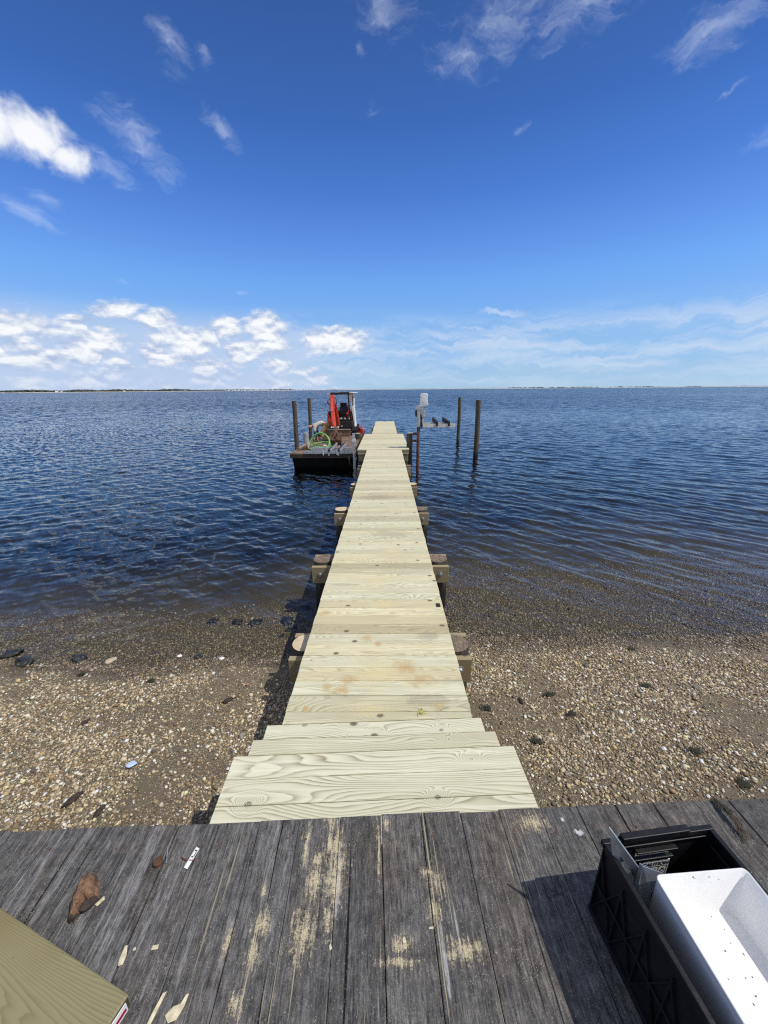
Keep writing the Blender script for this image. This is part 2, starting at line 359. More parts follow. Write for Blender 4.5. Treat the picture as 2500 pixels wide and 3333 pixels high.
m_glass = paint('dark glass slot', (.02,.025,.03), .12, 0, .1, 5)
m_blade = paint('worn brown dozer blade', (.135,.085,.055), .7, .2, .35, 6, (.30,.24,.19), .6, .3)
m_green = paint('green ribbed hose', (.13,.33,.075), .5, 0, .2, 7, (.26,.40,.16), .5)
m_red = paint('red fuel can plastic', (.55,.02,.025), .4, 0, .12, 8, (.30,.02,.02), .4)
m_tarp, t, out = new_mat('white plastic sheeting'); p = t.obj()
n1 = t.noise(p, 16, 5, .65, .4); nm = t.bump(n1, .9, .05)
pb = t.node('ShaderNodeBsdfPrincipled', {'Base Color': t.mix(n1, (.84,.85,.86), (.94,.94,.94)), 'Roughness': .4, 'Normal': nm})
tl = t.node('ShaderNodeBsdfTranslucent', {'Color': (.95,.95,.94), 'Normal': nm}); mx_ = t.node('ShaderNodeMixShader', {0: .55, 1: pb.outputs[0], 2: tl.outputs[0]}); t.l.new(mx_.outputs[0], out.inputs[0])
m_steel = paint('barge hull steel', (.006,.006,.006), .7, 0, .4, 2, (.025,.016,.011), .5, .2, spec=.2)
m_bdeck = paint('worn brown barge planking', (.165,.105,.068), .85, 0, .4, 3.0, (.055,.038,.028), .7, .4, 30)
m_bfas = paint('brown barge rub timber', (.045,.030,.022), .85, 0, .4, 4, (.03,.02,.016), .6, .4, 30)
m_curb = paint('weathered curb timber', (.26,.21,.14), .85, 0, .35, 8, (.09,.07,.05), .6, .3)
m_conc = paint('pale grey steel pipe', (.36,.38,.39), .6, .2, .2, 8, (.22,.17,.13), .5, .2)
m_skin = paint('skin', (.50,.24,.17), .55, 0, .1, 20)
m_shirt = paint('light grey long sleeved shirt', (.46,.43,.38), .9, 0, .12, 14, (.36,.33,.29), .4, .4, 40)
m_navy = paint('navy sleeves', (.012,.018,.05), .85, 0, .2, 12)
m_khaki = paint('tan work trousers', (.36,.23,.115), .9, 0, .18, 12, (.20,.13,.07), .5, .4, 40)
m_boot = paint('brown boots', (.11,.055,.035), .8, 0, .2, 15)
m_cap = paint('grey cap', (.34,.34,.36), .9, 0, .1, 20)
m_weed = paint('dark green seaweed', (.020,.022,.009), .95, 0, .5, 30, (.035,.048,.014), .5, .6, 60)
m_rock = paint('dark wet rock', (.022,.022,.020), .45, 0, .5, 9, (.05,.055,.03), .6, .7, 30)
m_tan = paint('tan stone', (.46,.36,.26), .7, 0, .15, 12)
m_shell = paint('bluish shell', (.42,.55,.80), .35, 0, .15, 20)
m_chip = paint('yellow wood chip', (.55,.49,.33), .8, 0, .25, 60, (.42,.28,.15), .5, .3)
m_bark = paint('rotten brown wood', (.21,.115,.062), .95, 0, .55, 45, (.055,.028,.018), .9, 1.0, 160)
m_bark2 = paint('dark charred wood', (.045,.032,.026), .95, 0, .5, 40, (.015,.011,.01), .8, .8, 70)
m_fray = paint('frayed brown rope', (.085,.068,.045), .95, 0, .4, 60, (.16,.13,.09), .5)
m_paper = paint('printed paper', (.70,.70,.68), .7, 0, .05, 20)
m_ink = paint('black ink', (.015,.015,.017), .7, 0, .1, 20)
m_redink = paint('dark red ink', (.28,.008,.03), .6, 0, .1, 20)

# ------------------------------------------------------------------ camera (solved from the photograph)
F_, CX, YAW, PIT, ROLL, CZ = 1242.3, .0627, -.0065, .3112, .0082, 2.816
cam = bpy.data.cameras.new('camera'); co = bpy.data.objects.new('camera', cam); COL.objects.link(co)
fw = Vector((math.sin(YAW)*math.cos(PIT), math.cos(YAW)*math.cos(PIT), -math.sin(PIT)))
r0 = Vector((math.cos(YAW), -math.sin(YAW), 0)); u0 = r0.cross(fw)
rr = r0*math.cos(ROLL) - u0*math.sin(ROLL); uu = u0*math.cos(ROLL) + r0*math.sin(ROLL)
co.matrix_world = Matrix(((rr.x, uu.x, -fw.x, CX), (rr.y, uu.y, -fw.y, 0), (rr.z, uu.z, -fw.z, CZ), (0,0,0,1)))
cam.sensor_fit = 'VERTICAL'; cam.sensor_height = 36; cam.lens = 36 * F_ / 3333; cam.clip_start = .02; cam.clip_end = 30000
S.camera = co

# ------------------------------------------------------------------ sun and sky
SUN_AZ, SUN_EL = R(107), R(57)
sd = Vector((math.sin(SUN_AZ)*math.cos(SUN_EL), math.cos(SUN_AZ)*math.cos(SUN_EL), math.sin(SUN_EL)))
sl = bpy.data.lights.new('sun', 'SUN'); sl.energy = 3.6; sl.angle = R(.53); sl.color = (1, .955, .88)
so = bpy.data.objects.new('sun', sl); COL.objects.link(so); so.rotation_euler = sd.to_track_quat('Z', 'Y').to_euler(); so.location = (20, 10, 40)

wd = bpy.data.worlds.new('World'); S.world = wd; wd.use_nodes = True
t = NT(wd.node_tree); t.n.clear()
sky = t.node('ShaderNodeTexSky', sky_type='NISHITA', sun_disc=False, sun_elevation=SUN_EL, sun_rotation=SUN_AZ, air_density=1.0, dust_density=.35, ozone_density=3.0, altitude=0)
D = t.V('NORMALIZE', t.node('ShaderNodeTexCoord').outputs['Generated']); d3 = t.xyz(D)
az = t.M('MULTIPLY', t.M('ARCTAN2', d3[0], d3[1]), 57.29578); el = t.M('MULTIPLY', t.M('ARCSINE', d3[2]), 57.29578)
P = t.comb(az, el)
SKYN = sky
def cloud_mask(P, lst, boost=0.0, sc_=1.0):
    m = None
    for (a, e, ra, re, rot, st) in lst:
        q = t.node('ShaderNodeMapping', {'Vector': P, 'Location': (a, e, 0), 'Rotation': (0, 0, R(rot)), 'Scale': (ra, re, 1e4)}, vector_type='TEXTURE').outputs[0]
        d = t.M('SUBTRACT', st + boost, t.M('MULTIPLY', t.V('LENGTH', q), sc_)); m = d if m is None else t.M('MAXIMUM', m, d)
    return m
wob = t.V('MULTIPLY', t.V('SUBTRACT', t.noise(P, .22, 4, .6, color=True), (.5,.5,.5)), (5.0, 4.0, 0))
Pw = t.V('ADD', P, wob)
# thin wisps (azimuth, elevation, half widths, tilt, strength)
wisps = [(-27.5,23.8,4.6,2.0,-38,.95),(-30.3,21.5,2.6,1.1,-25,.95),(-18.7,26.0,2.2,.9,-38,.85),(-22.9,31.0,2.2,1.6,-55,.85),(-19.5,31.2,1.3,.9,-40,.7),
         (-38.3,16.6,2.6,1.0,-18,.9),(-36.6,18,1.6,.7,-10,.8),(13.5,33.6,9,3.4,8,.72),(9.0,31.8,4.5,1.8,5,.85),(0,35.2,3.2,2.2,0,.9),(21.5,33.6,6,2.6,10,.9),
         (33.4,29.0,4.4,1.8,4,.95),(39.8,21.6,2.0,1.6,0,1.0),(35,25.2,2.4,.3,22,.6),(-1.6,28.6,2.2,.9,0,.55),(15.6,26.2,1.6,.5,15,.5),(-2.4,32.6,.9,.8,0,.6),
         (-25,36,2.5,1.2,-60,.6),(-21,14.2,1.5,.4,0,.4),(-31,11.6,1,.4,0,.5),(-18.6,11.6,1,.6,0,.7),(37,19,1.5,.35,10,.4)]
fib = t.noise(t.node('ShaderNodeMapping', {'Vector': Pw, 'Rotation': (0, 0, R(38)), 'Scale': (.26, .85, 1)}).outputs[0], 1.0, 7, .66, .3)
mw = cloud_mask(t.V('ADD', P, t.V('MULTIPLY', wob, (.6,.6,0))), wisps, .10, .78)
dw = t.ss(t.M('ADD', mw, t.M('MULTIPLY', t.M('SUBTRACT', fib, .5), 2.3)), .10, 1.75)
dw = t.M('MULTIPLY', dw, .44)
# puffy cumulus
puffs = [(-39.8,22.3,3.4,2.5,0,1.0),(-35.9,22.5,3.3,2.1,-8,1.0),(-34.2,21.5,2.7,1.7,-8,.95)]
fbm = t.noise(P, .30, 7, .60, .25)
mp = cloud_mask(t.V('ADD', P, t.V('MULTIPLY', wob, (.35,.35,0))), puffs, .10, .95)
dp = t.ss(t.M('ADD', mp, t.M('MULTIPLY', t.M('SUBTRACT', fbm, .5), 1.5)), .02, .75)
low = [(-16.1,7.6,2.3,1.7,0,1),(-15.6,5.8,2.3,.9,0,.9),(-20.7,7.7,1.7,1.0,0,.95),(-25.6,5.9,3.0,1.4,0,.95),(-6.8,6.3,3.6,1.35,0,1.05),(-9.0,6.1,2.0,1.3,0,.9),(-19.6,4.4,1.7,1.3,0,.85),(-28.6,8.1,2.2,1.2,0,.85),
       (-34.5,5.4,3.0,1.3,0,.8),(-32,8.8,3.6,1.2,10,.65),(-41.5,6.4,4.0,1.6,0,.7),(-38.0,3.6,2.6,.9,0,.7),(-29.0,3.9,2.0,.9,0,.75),(-43,3.2,2.5,.8,0,.75),(-36,7.5,3,.9,0,.5),(-24.5,3.6,3.5,.6,0,.5),(-33,2.6,3.0,.5,0,.55)]
Pl = t.node('ShaderNodeMapping', {'Vector': P, 'Scale': (.42, .78, 1)}).outputs[0]
lf = t.noise(Pl, 1.0, 7, .58, .2)
ml = cloud_mask(t.V('ADD', P, t.V('MULTIPLY', wob, (.22,.16,0))), low, .24, .74)
cell = t.node('ShaderNodeTexVoronoi', {'Vector': t.node('ShaderNodeMapping', {'Vector': t.V('ADD', P, t.V('MULTIPLY', wob, (.3,.2,0))), 'Scale': (.23, .50, 1)}).outputs[0], 'Scale': 1.0}, voronoi_dimensions='2D')
mc = t.M('SUBTRACT', t.M('MULTIPLY_ADD', t.xyz(cell.outputs['Color'])[0],   .55, .52), cell.outputs['Distance'])
lim = t.M('MULTIPLY', t.ss(el, 9.2, 6.8), t.ss(t.M('ADD', az, t.M('MULTIPLY', el, .9)), 4, -12))
ml = t.M('MAXIMUM', ml, t.M('SUBTRACT', t.M('MULTIPLY', t.M('ADD', mc, .6), lim), .6))
dl = t.ss(t.M('ADD', ml, t.M('MULTIPLY', t.M('SUBTRACT', lf, .5), 1.15)), .10, .62)
lf2 = t.noise(t.V('ADD', Pl, (.0, .42, 0)), 1.0, 7, .58, .2)
shade = t.ss(t.M('ADD', t.M('SUBTRACT', lf, lf2), t.M('MULTIPLY', ml, .30)), -.04, .36)
lowcol = t.mix(shade, (.42,.53,.75), (.95,.97,1.0))
lowcol = t.mix(t.ss(el, 4.2, 1.0, 0, .55), lowcol, (.50,.63,.85))
# streaky veil near the horizon
vf = t.noise(t.node('ShaderNodeMapping', {'Vector': Pw, 'Rotation': (0, 0, R(-5)), 'Scale': (.075, .62, 1)}).outputs[0], 1.0, 6, .6, .4)
band = t.M('MULTIPLY', t.ss(el, 10.5, 6.0), t.ss(el, .0, 3.0, .45, 1.0))
dv = t.M('MULTIPLY', t.ss(t.M('ADD', vf, t.ss(az, 0, -22, 0, .16)), .36, .66), t.M('MULTIPLY', band, .72))
str_ = t.ss(t.M('ADD', cloud_mask(Pw, [(15.5,9.0,6,.65,-4,.9),(12,7.4,6,.5,-2,.7),(34,7.0,12,.9,5,.7),(41,8.6,5,.5,3,.6),(2,7.3,5,.8,-3,.75),(-41,8.4,3,.3,0,.8),(5,5.8,8,.6,0,.6)]), t.M('MULTIPLY', t.M('SUBTRACT', vf, .5), 2.4)), .1, .9)
dv = t.M('MAXIMUM', dv, t.M('MULTIPLY', str_, .62))
bank = t.M('MULTIPLY', t.M('MULTIPLY', t.ss(t.M('ADD', el, t.M('MULTIPLY', lf, -3.0)), 7.6, 4.6), t.ss(az, -1, -16)), t.ss(t.M('ADD', lf, t.M('MULTIPLY', vf, .6)), .45, .95, .45, .80))
dv = t.M('MAXIMUM', dv, bank)
skc = t.mix(1.0, sky.outputs[0], (.1,.1,.1), 'MULTIPLY')
tints = [(.7,(.70,1.06,1.9)),(2.2,(.67,.94,1.51)),(6.4,(.83,1.05,1.40)),(10.1,(.82,1.135,1.555)),(13,(.79,1.19,1.685)),(16.7,(.70,1.06,1.685)),(21.9,(.497,.878,1.53)),(27.6,(.40,.72,1.27)),(35.2,(.375,.61,1.056)),(60,(.36,.58,1.0))]
goal = [(.7,(.392,.591,.79)),(2.2,(.352,.564,.807)),(6.4,(.283,.515,.855)),(10.1,(.205,.445,.888)),(13,(.165,.402,.888)),(16.7,(.122,.305,.807)),(21.9,(.073,.216,.658)),(27.6,(.051,.156,.503)),(35.2,(.042,.117,.376)),(60,(.032,.09,.31))]
ef = t.M('DIVIDE', el, 60.0, clamp=True)
tn_ = t.ramp(ef, [(e_/60, tuple(x_/2 for x_ in c_)) for e_, c_ in tints]); tn_ = t.mix(1.0, tn_, (2.0,2.0,2.0), 'MULTIPLY')
skc = t.mix(.62, t.mix(1.0, skc, tn_, 'MULTIPLY'), t.ramp(ef, [(e_/60, c_) for e_, c_ in goal]))
c = skc
c = t.mix(dv, c, t.mix(t.ss(az, -2, -20), (.62,.73,.90), (.55,.65,.86))); c = t.mix(dw, c, (.78,.86,1.0)); c = t.mix(dl, c, lowcol)
c = t.mix(t.M('MULTIPLY', dp, .97), c, t.mix(t.ss(t.M('ADD', fbm, t.M('MULTIPLY', mp, .4)), .35, .85), (.62,.72,.90), (.97,.98,1.0)))
back = t.M('MAXIMUM', t.ss(el, 46, 66), t.M('MULTIPLY', t.ss(d3[1], .05, -.45), t.ss(el, 0, 4)))  # unseen pale cloud veil overhead and behind the viewer, added to fill shadows
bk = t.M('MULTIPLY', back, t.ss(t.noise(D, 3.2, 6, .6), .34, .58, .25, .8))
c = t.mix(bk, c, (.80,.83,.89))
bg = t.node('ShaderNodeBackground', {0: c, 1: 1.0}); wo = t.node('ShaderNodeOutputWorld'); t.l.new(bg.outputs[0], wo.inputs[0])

S.view_settings.view_transform = 'Standard'; S.view_settings.look = 'None'; S.view_settings.exposure = 0; S.view_settings.gamma = 1
S.cycles.use_denoising = False; S.cycles.filter_width = 1.15; S.cycles.max_bounces = 8; S.cycles.transparent_max_bounces = 12
S.cycles.caustics_reflective = False; S.cycles.caustics_refractive = False; S.cycles.sample_clamp_indirect = 8

# ------------------------------------------------------------------ ground sheet: bulkhead land, beach, sea bed
def vnoise(x, y, seed=0):
    x = np.asarray(x, float); y = np.asarray(y, float)
    xi = np.floor(x).astype(np.int64); yi = np.floor(y).astype(np.int64); fx = x - xi; fy = y - yi
    fx = fx*fx*(3-2*fx); fy = fy*fy*(3-2*fy)
    def h(a, b):
        n = (a*374761393 + b*668265263 + seed*974711) & 0x7fffffff; n = ((n ^ (n >> 13)) * 1274126177) & 0x7fffffff
        return ((n ^ (n >> 16)) & 0xffff) / 65535.0
    return (h(xi,yi)*(1-fx)+h(xi+1,yi)*fx)*(1-fy) + (h(xi,yi+1)*(1-fx)+h(xi+1,yi+1)*fx)*fy
def fb(x, y, seed=0, o=4):
    s = 0; a = .5
    for i in range(o): s = s + a*vnoise(x*2**i, y*2**i, seed+i); a *= .5
    return s
def shore_y(x): return 3.60 + .075*np.clip(x, -5, 6) + .10*np.sin(x*1.1+.6) + .05*np.sin(x*2.7)
def ground_z(x, y):
    s = shore_y(x) - y
    land = .088*np.maximum(s, 0) + .010*np.maximum(s, 0)**2
    tt = np.maximum(-s, 0)
    tt = tt*(1 + .6/(1 + np.exp((x + .9)*2.2)))
    bed = -(.085*np.minimum(tt, 3) + .045*np.clip(tt-3, 0, 25) + .012*np.clip(tt-28, 0, 100))
    z = land + bed + (fb(x*1.6, y*1.6, 3) - .47)*.07 + (fb(x*9, y*9, 5) - .47)*.018
    z = z + .035*np.exp(-((s-.35)/.28)**2)            # little berm the waves push up
    blk = np.clip((.86 - y)/.05, 0, 1)
    return z*(1-blk) + 1.18*blk
def axis(edges):
    out = []
    for a, b, st in edges: out.append(np.arange(a, b, st))
    return np.concatenate(out + [np.array([edges[-1][1]])])
xs = axis([(-9000,-600,1200),(-600,-60,60),(-60,-12,4),(-12,-7,.4),(-7,7,.05),(7,12,.4),(12,60,4),(60,600,60),(600,9000,1200)])
ys = axis([(-400,-40,40),(-40,0,4),(0,.8,.2),(.8,7,.04),(7,14,.2),(14,60,2),(60,600,60),(600,9600,1000)])
XX, YY = np.meshgrid(xs, ys); ZZ = ground_z(XX, YY)
nx, ny = len(xs), len(ys); idx = np.arange(nx*ny).reshape(ny, nx)
fc = np.stack([idx[:-1,:-1], idx[:-1,1:], idx[1:,1:], idx[1:,:-1]], -1).reshape(-1, 4)

m_sand, t, out = new_mat('pebbly sand'); p = t.obj(); X = t.xyz(p)
n1 = t.noise(p, 1.1, 5, .6); n2 = t.noise(p, 60, 5, .7); n3 = t.noise(p, 260, 3, .7)
vc = t.voro(p, 85, 'Color'); vd = t.voro(p, 85); vr = t.xyz(vc)[0]
sandc = t.mix(n2, (.10,.084,.060), (.23,.192,.138)); sandc = t.mix(t.M('MULTIPLY', n3, .5), sandc, (.33,.28,.205))
peb = t.ramp(vr, [(0,(.09,.07,.05)),(.35,(.22,.17,.115)),(.6,(.36,.29,.20)),(.85,(.52,.44,.33)),(1,(.72,.67,.56))])
cov = t.ss(n1, .34, .50)
c = t.mix(t.M('MULTIPLY', t.ss(vd, .52, .40), cov), sandc, peb)
wetm = t.ss(t.M('ADD', X[2], t.M('MULTIPLY', t.M('SUBTRACT', n1, .5), .06)), .055, .02)
c = t.mix(t.M('MULTIPLY', wetm, .62), c, t.mix(1.0, c, (.36,.34,.30), 'MULTIPLY'))
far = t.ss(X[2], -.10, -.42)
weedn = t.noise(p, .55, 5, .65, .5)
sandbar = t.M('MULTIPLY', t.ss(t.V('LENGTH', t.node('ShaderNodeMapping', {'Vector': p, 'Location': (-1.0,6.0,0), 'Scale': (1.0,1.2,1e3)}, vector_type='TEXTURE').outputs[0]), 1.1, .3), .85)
deepc = t.mix(t.ss(weedn, .42, .60), (.008,.013,.020), (.036,.036,.028))  # dark weedy bed; its depth darkening stands in for light absorbed by water
deepc = t.mix(t.ss(X[2], -.42, -.75), deepc, (.018,.040,.074))  # deep bed coloured blue in place of light scattered within the water
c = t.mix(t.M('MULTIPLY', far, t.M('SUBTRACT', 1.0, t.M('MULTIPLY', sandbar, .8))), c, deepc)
c = t.mix(1.0, c, (.72,.70,.635), 'MULTIPLY')
hh = t.M('ADD', t.M('MULTIPLY', t.ss(vd, .6, 0), .6), t.M('ADD', t.M('MULTIPLY', n2, .5), t.M('MULTIPLY', n3, .2)))
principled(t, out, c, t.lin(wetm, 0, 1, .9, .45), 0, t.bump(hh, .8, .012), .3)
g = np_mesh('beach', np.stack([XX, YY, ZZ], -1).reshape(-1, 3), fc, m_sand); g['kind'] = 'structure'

# pebbles: too many to count
m_peb, t, out = new_mat('beach pebbles'); p = t.obj(); pc = t.attr('pc', 'Color'); z = t.xyz(p)[2]
wetm = t.ss(z, .075, .03); cc = t.mix(t.M('MULTIPLY', wetm, .75), pc, t.mix(1.0, pc, (.34,.31,.26), 'MULTIPLY'))
cc = t.mix(t.M('MULTIPLY', t.noise(p, 160, 3, .6), .3), cc, (.22,.18,.13)); cc = t.mix(1.0, cc, (.93,.915,.875), 'MULTIPLY')
principled(t, out, cc, t.lin(wetm, 0, 1, .62, .28), 0, None, .4)
def pebbles(n, ylo, yhi, r0, sig, name, wetlim=None):
    x = RNG.uniform(-8, 9, n*5); y = RNG.uniform(ylo, yhi, n*5)
    s = shore_y(x) - y
    dens = np.clip(1.30 - np.abs(s-1.15)*.62, .05, 1) * np.clip((fb(x*1.3+9, y*1.9, 11) - .30)*7, .16, 1)
    bare = np.clip(((x-1.0)*.38 + (1.95 - y)*1.1), 0, 1)*(x > .8)                  # sandy strip at the right by the deck
    dens = dens*(1-.88*bare)
    dens = np.where(s < 0, .75*np.clip(1.2+s*(.42+.34/(1+np.exp((x+.9)*2.2))), .0, 1), dens)
    ok = (np.abs(x) < 1.10*y + 1.9) & (RNG.random(n*5) < dens)
    x, y = x[ok][:n], y[ok][:n]; n = len(x)
    r = np.clip(r0*np.exp(RNG.normal(0, sig, n)), .0035, .021)
    # rounded 8-6 point stone: cube corners + face centres
    cv = np.array([(a,b,c_) for a in (-1,1) for b in (-1,1) for c_ in (-1,1)], float)*.66
    fcn = np.array([(1,0,0),(-1,0,0),(0,1,0),(0,-1,0),(0,0,1),(0,0,-1)], float)
    base = np.concatenate([cv, fcn])
    tri = []
    for k, nn in enumerate(fcn):
        q = [i for i in range(8) if cv[i] @ nn > .1]; ax = [i for i in range(3) if abs(nn[i]) < .5]
        q.sort(key=lambda i: math.atan2(cv[i][ax[1]], cv[i][ax[0]]))
        for a in range(4):
            f = [q[a], q[(a+1) % 4], 8+k]
            nrm = np.cross(base[f[1]]-base[f[0]], base[f[2]]-base[f[0]])
            tri.append(f if nrm @ nn > 0 else f[::-1])
    tri = np.array(tri)
    sc = np.stack([r*RNG.uniform(.85,1.3,n), r*RNG.uniform(.75,1.1,n), r*RNG.uniform(.45,.75,n)], -1)
    yaw = RNG.uniform(0, 6.283, n); tl = RNG.normal(0, .25, n)
    B = base[None]*sc[:,None]*RNG.uniform(.88,1.12,(n,14,1))
    B[...,2] += B[...,0]*np.sin(tl)[:,None]
    cx, sx = np.cos(yaw)[:,None], np.sin(yaw)[:,None]
    bx = B[...,0]*cx - B[...,1]*sx; by = B[...,0]*sx + B[...,1]*cx
    zz = ground_z(x, y) + sc[:,2]*RNG.uniform(.15,.75,n)
    Vv = np.stack([bx + x[:,None], by + y[:,None], B[...,2] + zz[:,None]], -1).reshape(-1,3)
    Fv = (tri[None] + (np.arange(n)*14)[:,None,None]).reshape(-1,3)
    o = np_mesh(name, Vv, Fv, m_peb)
    pal = np.array([(.20,.155,.105),(.30,.24,.165),(.14,.105,.07),(.42,.36,.27),(.66,.62,.53),(.34,.26,.14),(.24,.16,.10),(.10,.095,.085),(.52,.42,.26),(.17,.16,.15)])
    w = np.array([.17,.17,.14,.13,.13,.07,.06,.06,.05,.04]); ci = RNG.choice(len(pal), n, p=w/w.sum())
    colr = np.clip(pal[ci]*RNG.uniform(.75,1.95,(n,1))*np.array([1.02,.99,.90]), 0, .82); colr = np.repeat(colr, 14, 0)
    at = o.data.color_attributes.new('pc', 'FLOAT_COLOR', 'POINT')
    at.data.foreach_set('color', np.concatenate([colr, np.ones((len(colr),1))], 1).astype(np.float32).ravel())
    return tag(o, None, None, kind='stuff')
tag(pebbles(200000, .9, 7.2, .0063, .40, 'pebbles'), 'cream, tan and brown pebbles strewn over the beach', 'pebbles')

# ------------------------------------------------------------------ water
def water_wave(x, y, sp):
    """sum of small wind waves; sp = local grid spacing, short waves fade where the grid cannot carry them"""
    z = np.zeros_like(x); rg = np.random.default_rng(21)
    for i in range(72):
        lam = .11 * (11 ** (rg.random()**1.9)); fam = rg.random(); ang = rg.normal(42, 17) if fam < .60 else (rg.normal(-36, 14) if fam < .82 else rg.normal(10, 35))
        a = R(ang); kx, ky = math.sin(a), math.cos(a); k = 6.283/lam
        steep = .040*rg.uniform(.5, 1.2)*(1.0 if lam < .9 else .55)
        amp = steep/k
        ph = k*(kx*x + ky*y) + rg.uniform(0, 6.283) + 1.3*np.sin(x*.31*rg.uniform(.4,1.6)+y*.23+i) 
        fade = np.clip((lam/sp - 2.6)/2.0, 0, 1)
        c_ = .45*np.sin(ph) + .75*(1.27 - 2*np.abs(np.sin(ph*.5)))
        side = 1.0 if fam < .60 else np.clip(.75 - x*.06, .25, 1.3)
        z = z + amp*fade*side*c_*(.55 + .9*vnoise(x*.35 + i*3.1, y*.35 - i*1.7, 50 + i))
    gust = .55 + .9*fb(x*.16, y*.11, 31, 3)
    depth = np.clip((y - shore_y(x))/3.0 + .22, .05, 1)
    return z*gust*depth
rad = [2.2]
while rad[-1] < 38: rad.append(rad[-1]*1.0046)
while rad[-1] < 90: rad.append(rad[-1]*1.009)
while rad[-1] < 9000: rad.append(rad[-1]*1.03)
rad = np.array(rad)
ang = np.concatenate([np.linspace(-88,-54,40)[:-1], np.linspace(-54,54,980), np.linspace(54,88,40)[1:]])*math.pi/180
RR, AA = np.meshgrid(rad, ang, indexing='ij'); X_ = RR*np.sin(AA); Y_ = RR*np.cos(AA)
sp = np.maximum(RR*(108/980*math.pi/180), np.gradient(rad)[:,None]*.8)
sp = np.where(np.abs(AA) > .96, np.maximum(sp, RR*.015), sp)
Z_ = water_wave(X_, Y_, sp)
ri, ai = len(rad), len(ang); idx = np.arange(ri*ai).reshape(ri, ai)
fc = np.stack([idx[:-1,:-1], idx[:-1,1:], idx[1:,1:], idx[1:,:-1]], -1).reshape(-1,4)
cy_ = Y_.reshape(-1)[fc].mean(1); cx_ = X_.reshape(-1)[fc].mean(1)
fc = fc[cy_ > shore_y(cx_) - 1.6]
WSL = (.26, 1.1, 1.5)
m_wat, t, out = new_mat('bay water'); p = t.node('ShaderNodeNewGeometry').outputs['Position']; X = t.xyz(p)
dist = t.V('LENGTH', p)
def wmap(rot, sc): return t.node('ShaderNodeMapping', {'Vector': p, 'Rotation': (0,0,R(rot)), 'Scale': tuple(1/q for q in sc)}, vector_type='TEXTURE').outputs[0]
def slope(rot, sc, k, det=3, lean=0.0):
    """random facet slopes: two noise channels centred on zero"""
    n_ = t.V('SUBTRACT', t.noise(wmap(rot, sc), 1.0, det, .55, .35, color=True), (.5,.5,.5))
    q = t.xyz(n_); n_ = t.comb(t.M('MULTIPLY', q[0], .75), t.M('SUBTRACT', t.M('MULTIPLY', q[1], 1-lean), t.M('MULTIPLY', t.M('ABSOLUTE', q[1]), 1.5*lean)))
    return t.node('ShaderNodeVectorMath', {0: n_, 3: k}, operation='SCALE').outputs[0]
shal = t.ss(t.M('SUBTRACT', X[1], 3.4), -.1, 2.6, .25, 1.0)
gust = t.lin(t.noise(wmap(4, (.012, .05, 1)), 1.0, 4, .6, .6), .25, .75, .65, 1.3)
f2 = t.ss(dist, 6, 34); f3 = t.ss(dist, 24, 90)
sl_ = t.V('ADD', slope(-40, (6, 15, 1), t.M('MULTIPLY', shal, WSL[0])), t.V('ADD', slope(-40, (2.2, 6.6, 1), t.M('MULTIPLY', f2, WSL[1]), 3, .5), slope(-30, (.42, 1.5, 1), t.M('MULTIPLY', f3, WSL[2]), 4, .8)))
sl_ = t.node('ShaderNodeVectorMath', {0: sl_, 3: gust}, operation='SCALE').outputs[0]
nm = t.V('NORMALIZE', t.V('ADD', t.node('ShaderNodeNewGeometry').outputs['Normal'], sl_))
fr = t.node('ShaderNodeFresnel', {'IOR': 1.34, 'Normal': nm}).outputs[0]
gl = t.node('ShaderNodeBsdfGlossy', {'Color': (1,1,1), 'Roughness': .06, 'Normal': nm}).outputs[0]
tr = t.node('ShaderNodeBsdfTransparent', {'Color': (.88,.90,.85)}).outputs[0]
mx = t.node('ShaderNodeMixShader', {0: fr, 1: tr, 2: gl}); t.l.new(mx.outputs[0], out.inputs[0])
wat = np_mesh('water', np.stack([X_, Y_, Z_], -1).reshape(-1,3), fc, m_wat); wat['kind'] = 'structure'

# ------------------------------------------------------------------ far shore
def strip(name, pts, wdt, h, mat, kind='structure'):
    """low sandy land: pts along the shore (x, y)"""
    v = []; f = []
    for i, (x, y) in enumerate(pts):
        d = Vector((x, y, 0)).normalized()
        for k, (o_, z) in enumerate(((0, -.6), (wdt*.12, h*.45), (wdt*.5, h*(.8+.4*vnoise(x*.004, y*.004, 9))), (wdt, h*.6), (wdt*1.3, -.6))):
            v.append((x + d.x*o_, y + d.y*o_, float(z)))
    n = 5
    for i in range(len(pts)-1):
        for k in range(n-1): f.append((i*n+k, (i+1)*n+k, (i+1)*n+k+1, i*n+k+1))
    b = MB(); b.v = v; b.f = f; b.m = [0]*len(f)
    o = b.build(name, mat, smooth='all'); tag(o, None, None, kind=kind); return o
def polar(a, d): return (d*math.sin(R(a)), d*math.cos(R(a)))
m_fsand = paint('distant pale sand', (.50,.46,.38), .9, 0, .12, .01)
m_fgrass = paint('distant dune grass', (.20,.215,.17), .95, 0, .3, .02, (.32,.30,.23), .6)
m_ftree = paint('distant tree foliage', (.060,.078,.062), .95, 0, .45, .05, (.10,.115,.085), .6)
m_fhouse = paint('distant house walls', (.68,.67,.65), .8, 0, .08, .05)
m_froof = paint('distant house roofs', (.22,.21,.21), .9, 0, .2, .05)
strip('far_shore', [polar(a, 2300 + 22*(a+50)) for a in np.linspace(-72, -7.5, 120)], 260, 2.6, m_fsand)
strip('barrier_beach', [polar(a, 3500 + 9*(a+10)) for a in np.linspace(-10, 74, 150)], 420, 3.4, m_fsand)
strip('dune_ridge', [polar(a, 3620 + 9*(a+10) + 40*math.sin(a*.9)) for a in np.linspace(-8.5, 72, 150)], 200, 5.4, m_fgrass)
